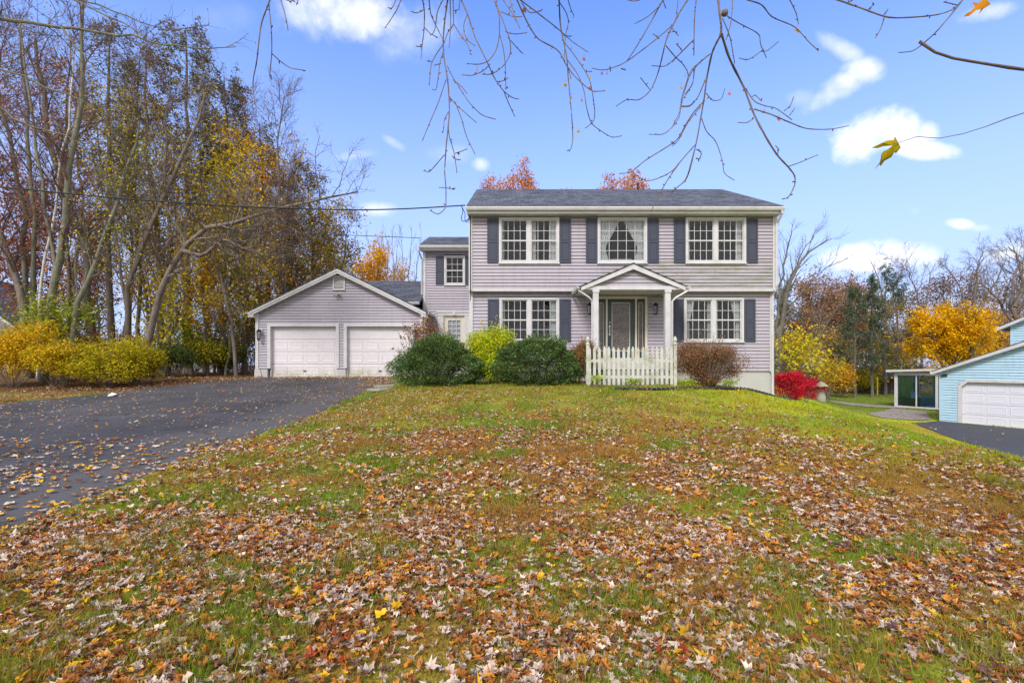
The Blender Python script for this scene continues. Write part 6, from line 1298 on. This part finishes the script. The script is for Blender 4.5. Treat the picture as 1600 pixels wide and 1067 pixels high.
traced_leaf(NR, [(1040,643),(1022,614),(1016,632),(998,630),(985,634),(965,645),(933,657),(955,663),(972,659),(990,661),(1003,662),(990,674),(974,681),(965,692),(957,712),(959,730),(943,762),(962,738),(978,741),(984,722),(1008,710),(1014,692),(1030,690),(1043,670)], 2.1, (.40, .30, .012), (1012, 672), 3)
traced_leaf(OV, [(1330,73),(1348,55),(1368,44),(1386,24),(1374,4),(1402,8),(1432,-18),(1468,-8),(1450,20),(1424,34),(1406,60),(1410,38),(1388,44),(1362,66)], 1.9, (.60, .24, .02), (1410, 20), 5)
# left-hand pair of twigs and the green-grey limbs from the left
LT = thing('left_limb_tree', 'mossy limbed tree standing off to the left, its long branches crossing the upper left sky', 'tree', (-9.8, 4.6, g(-9.8, 4.6)))
tq = [[-9.8, 4.6, -.3], [-9.7, 4.7, 2.5], [-9.9, 4.9, 5], [-9.6, 5.2, 8], [-9.8, 5.3, 10]]
MB().tubes(rsmp(tq, 12), np.linspace(.3, .1, 12), 10).build('trunk', M['barkl'], LT, True)
LL = [([(-400, 80), (0, 105), (120, 125), (300, 148), (420, 158), (560, 182), (700, 195), (850, 235), (940, 258), (1067, 268), (1200, 266), (1310, 262)], 8, .040), ([(-300, -250), (410, 0), (560, 70), (680, 125), (800, 205), (900, 275), (1067, 365), (1180, 430)], 8.4, .026),
      ([(-200, -200), (440, 0), (560, 30), (680, 80), (820, 145), (960, 172), (1060, 150), (1160, 140)], 8.8, .026), ([(-500, 330), (0, 385), (120, 425), (250, 490), (390, 525), (470, 570), (600, 640)], 7.4, .028), ([(-400, 380), (0, 595), (100, 680), (200, 712), (340, 745), (430, 790), (520, 800)], 7.2, .024), ([(340, 150), (420, 260), (520, 370), (640, 460), (760, 550)], 8, .014),
      ([(-300, 300), (0, 360), (90, 335), (200, 240), (260, 150), (330, 60)], 9.5, .022), ([(-300, 480), (0, 430), (60, 420), (200, 460), (330, 430), (450, 395), (560, 360)], 9.2, .016)]
for i, (q, d, r) in enumerate(LL):
    pts = [P(*c3(x, y), d) for x, y in q]
    if i != 5: pts = [np.array([-9.8, 4.95, pts[0][2]-.3 if pts[0][2] < 9 else 8.0])]+pts
    pts = rsmp(pts, 34); rs = np.random.RandomState(i+5); pts[3:-1] += rs.normal(0, .012, (30, 3)); Rr = np.linspace(r*1.3, .006, 34)
    bo = MB().tubes(pts, Rr, 6).build('branch', M['barkl'], LT)
    L1 = spawn(pts[None], Rr[None], 15, .25, 1, 1.25, 45, 8, -.01, .14, rs, rk=.4, rmin=.005, tip=.4); L2 = spawn(L1[0], L1[1], 6, .2, 1, .42, 45, 5, .03, .14, rs, rk=.6, rmin=.0032)
    tw = MB().tubes(L1[0], L1[1], 4); tw.tubes(L2[0], L2[1], 3).build('twigs', M['twig'], bo)
    bd = MB(); e = L2[0][:, -1]; sel = rs.uniform(0, 1, len(e)) < .5; leafy(bd, e[sel], np.full(sel.sum(), .035), pick([(.35, .12, .05), (.5, .25, .08)], sel.sum()), None, .6); bd.build('leaves', M['leaf'], bo)  # buds at the twig tips, drawn as small leaf-shaped flakes
H4 = [[(790, -4), (770, 50), (740, 130), (725, 250), (715, 350), (695, 440), (693, 510), (710, 590), (730, 605)], [(783, 20), (798, 180), (800, 300), (785, 430), (800, 445), (795, 420)], [(800, 300), (850, 345), (900, 380), (975, 392)], [(850, 0), (880, 110), (890, 172)], [(880, 2), (905, 10), (920, 0)], [(945, 0), (935, 30)]]
hanging(OV, H4, 5.0, .3, .0085, .0045, c4, 7)

# ------------------------------------------------------------------ sky, sun, camera
SUN_EL, SUN_AZ = math.radians(42), math.radians(205)      # soft high light from behind the camera, slightly left
w = bpy.data.worlds.new('World'); scene.world = w; w.use_nodes = True; nt = w.node_tree
bg = nt.nodes['Background']; bg.inputs['Strength'].default_value = .13
sky = N(nt, 'ShaderNodeTexSky', _sky_type='NISHITA'); sky.sun_disc = False; sky.sun_elevation = SUN_EL; sky.sun_rotation = SUN_AZ; sky.air_density = 1.0; sky.dust_density = .7; sky.ozone_density = 1.6
tc = N(nt, 'ShaderNodeTexCoord'); sx = N(nt, 'ShaderNodeSeparateXYZ'); L(nt, tc.outputs['Generated'], sx.inputs[0])
yy = mth(nt, 'MAXIMUM', sx.outputs['Y'], .05); u_ = mth(nt, 'DIVIDE', sx.outputs['X'], yy); v_ = mth(nt, 'DIVIDE', sx.outputs['Z'], yy)
n1 = N(nt, 'ShaderNodeTexNoise', Scale=9.0, Detail=7.0, Roughness=.62); L(nt, tc.outputs['Generated'], n1.inputs['Vector'])
n2 = N(nt, 'ShaderNodeTexNoise', Scale=2.6, Detail=5.0, Roughness=.6); L(nt, tc.outputs['Generated'], n2.inputs['Vector'])
nz = mth(nt, 'SUBTRACT', n1.outputs['Fac'], .5)
tot = None
for (x, y, a, b_, sh, st) in CLOUDS:
    uc, vc = (x-CX)/F, (HY-y)/F; a, b_ = a/F, b_/F
    du = mth(nt, 'SUBTRACT', u_, uc); dv = mth(nt, 'SUBTRACT', v_, vc)
    if sh: dv = mth(nt, 'SUBTRACT', dv, mth(nt, 'MULTIPLY', du, sh))
    q = mth(nt, 'ADD', mth(nt, 'POWER', mth(nt, 'ABSOLUTE', mth(nt, 'DIVIDE', du, a)), 2), mth(nt, 'POWER', mth(nt, 'ABSOLUTE', mth(nt, 'DIVIDE', dv, b_)), 2))
    e = mth(nt, 'ADD', mth(nt, 'SUBTRACT', 1.35, q), mth(nt, 'MULTIPLY', nz, 4.6))
    r = N(nt, 'ShaderNodeMapRange', _interpolation_type='SMOOTHSTEP'); r.inputs[1].default_value = -.1; r.inputs[2].default_value = 2.3/st; r.inputs[4].default_value = min(1, st*1.0); L(nt, e, r.inputs[0])
    tot = r.outputs[0] if tot is None else mth(nt, 'MAXIMUM', tot, r.outputs[0])
fr = N(nt, 'ShaderNodeMapRange'); fr.inputs[1].default_value = .05; fr.inputs[2].default_value = .2; L(nt, sx.outputs['Y'], fr.inputs[0])
tot = mth(nt, 'MULTIPLY', tot, fr.outputs[0])
bk_ = N(nt, 'ShaderNodeMapRange', _interpolation_type='SMOOTHSTEP'); bk_.inputs[1].default_value = .25; bk_.inputs[2].default_value = .5; L(nt, n2.outputs['Fac'], bk_.inputs[0])  # unseen cloud cover behind the camera, added to whiten the skylight
inv = mth(nt, 'SUBTRACT', 1.0, fr.outputs[0]); tot = mth(nt, 'MAXIMUM', tot, mth(nt, 'MULTIPLY', bk_.outputs[0], inv))
tint = mix(nt, 1.0, sky.outputs[0], SKYTINT, 'MULTIPLY')
# thin bright veil towards the horizon
hz = N(nt, 'ShaderNodeMapRange', _interpolation_type='SMOOTHSTEP'); hz.inputs[1].default_value = -.05; hz.inputs[2].default_value = .72; hz.inputs[3].default_value = .92; hz.inputs[4].default_value = .0; L(nt, sx.outputs['Z'], hz.inputs[0])
tint = mix(nt, hz.outputs[0], tint, HZC)
L(nt, mix(nt, tot, tint, CLC), bg.inputs['Color'])
sl_ = bpy.data.lights.new('sun', 'SUN'); sl_.energy = SUNE; sl_.angle = math.radians(15); sl_.color = (1, .97, .93)
so = bpy.data.objects.new('sun', sl_); COL.objects.link(so)
dirv = Vector((math.sin(SUN_AZ)*math.cos(SUN_EL), math.cos(SUN_AZ)*math.cos(SUN_EL), math.sin(SUN_EL)))
so.rotation_euler = dirv.to_track_quat('Z', 'Y').to_euler(); so.location = (0, -20, 30)
cam = bpy.data.cameras.new('camera'); co = bpy.data.objects.new('camera', cam); COL.objects.link(co)
co.location = (0, 0, EYE); co.rotation_euler = (math.radians(90), 0, 0); cam.sensor_width = 36; cam.lens = F/1600*36; cam.shift_y = (HY-533.5)/1600; cam.clip_end = 2000; cam.clip_start = .05
scene.camera = co
vs = scene.view_settings; vs.view_transform = 'Standard'; vs.look = 'None'; vs.gamma = 1; vs.exposure = EXPO; vs.use_curve_mapping = False
for o in scene.objects:
    if '_wl' in o: del o['_wl']
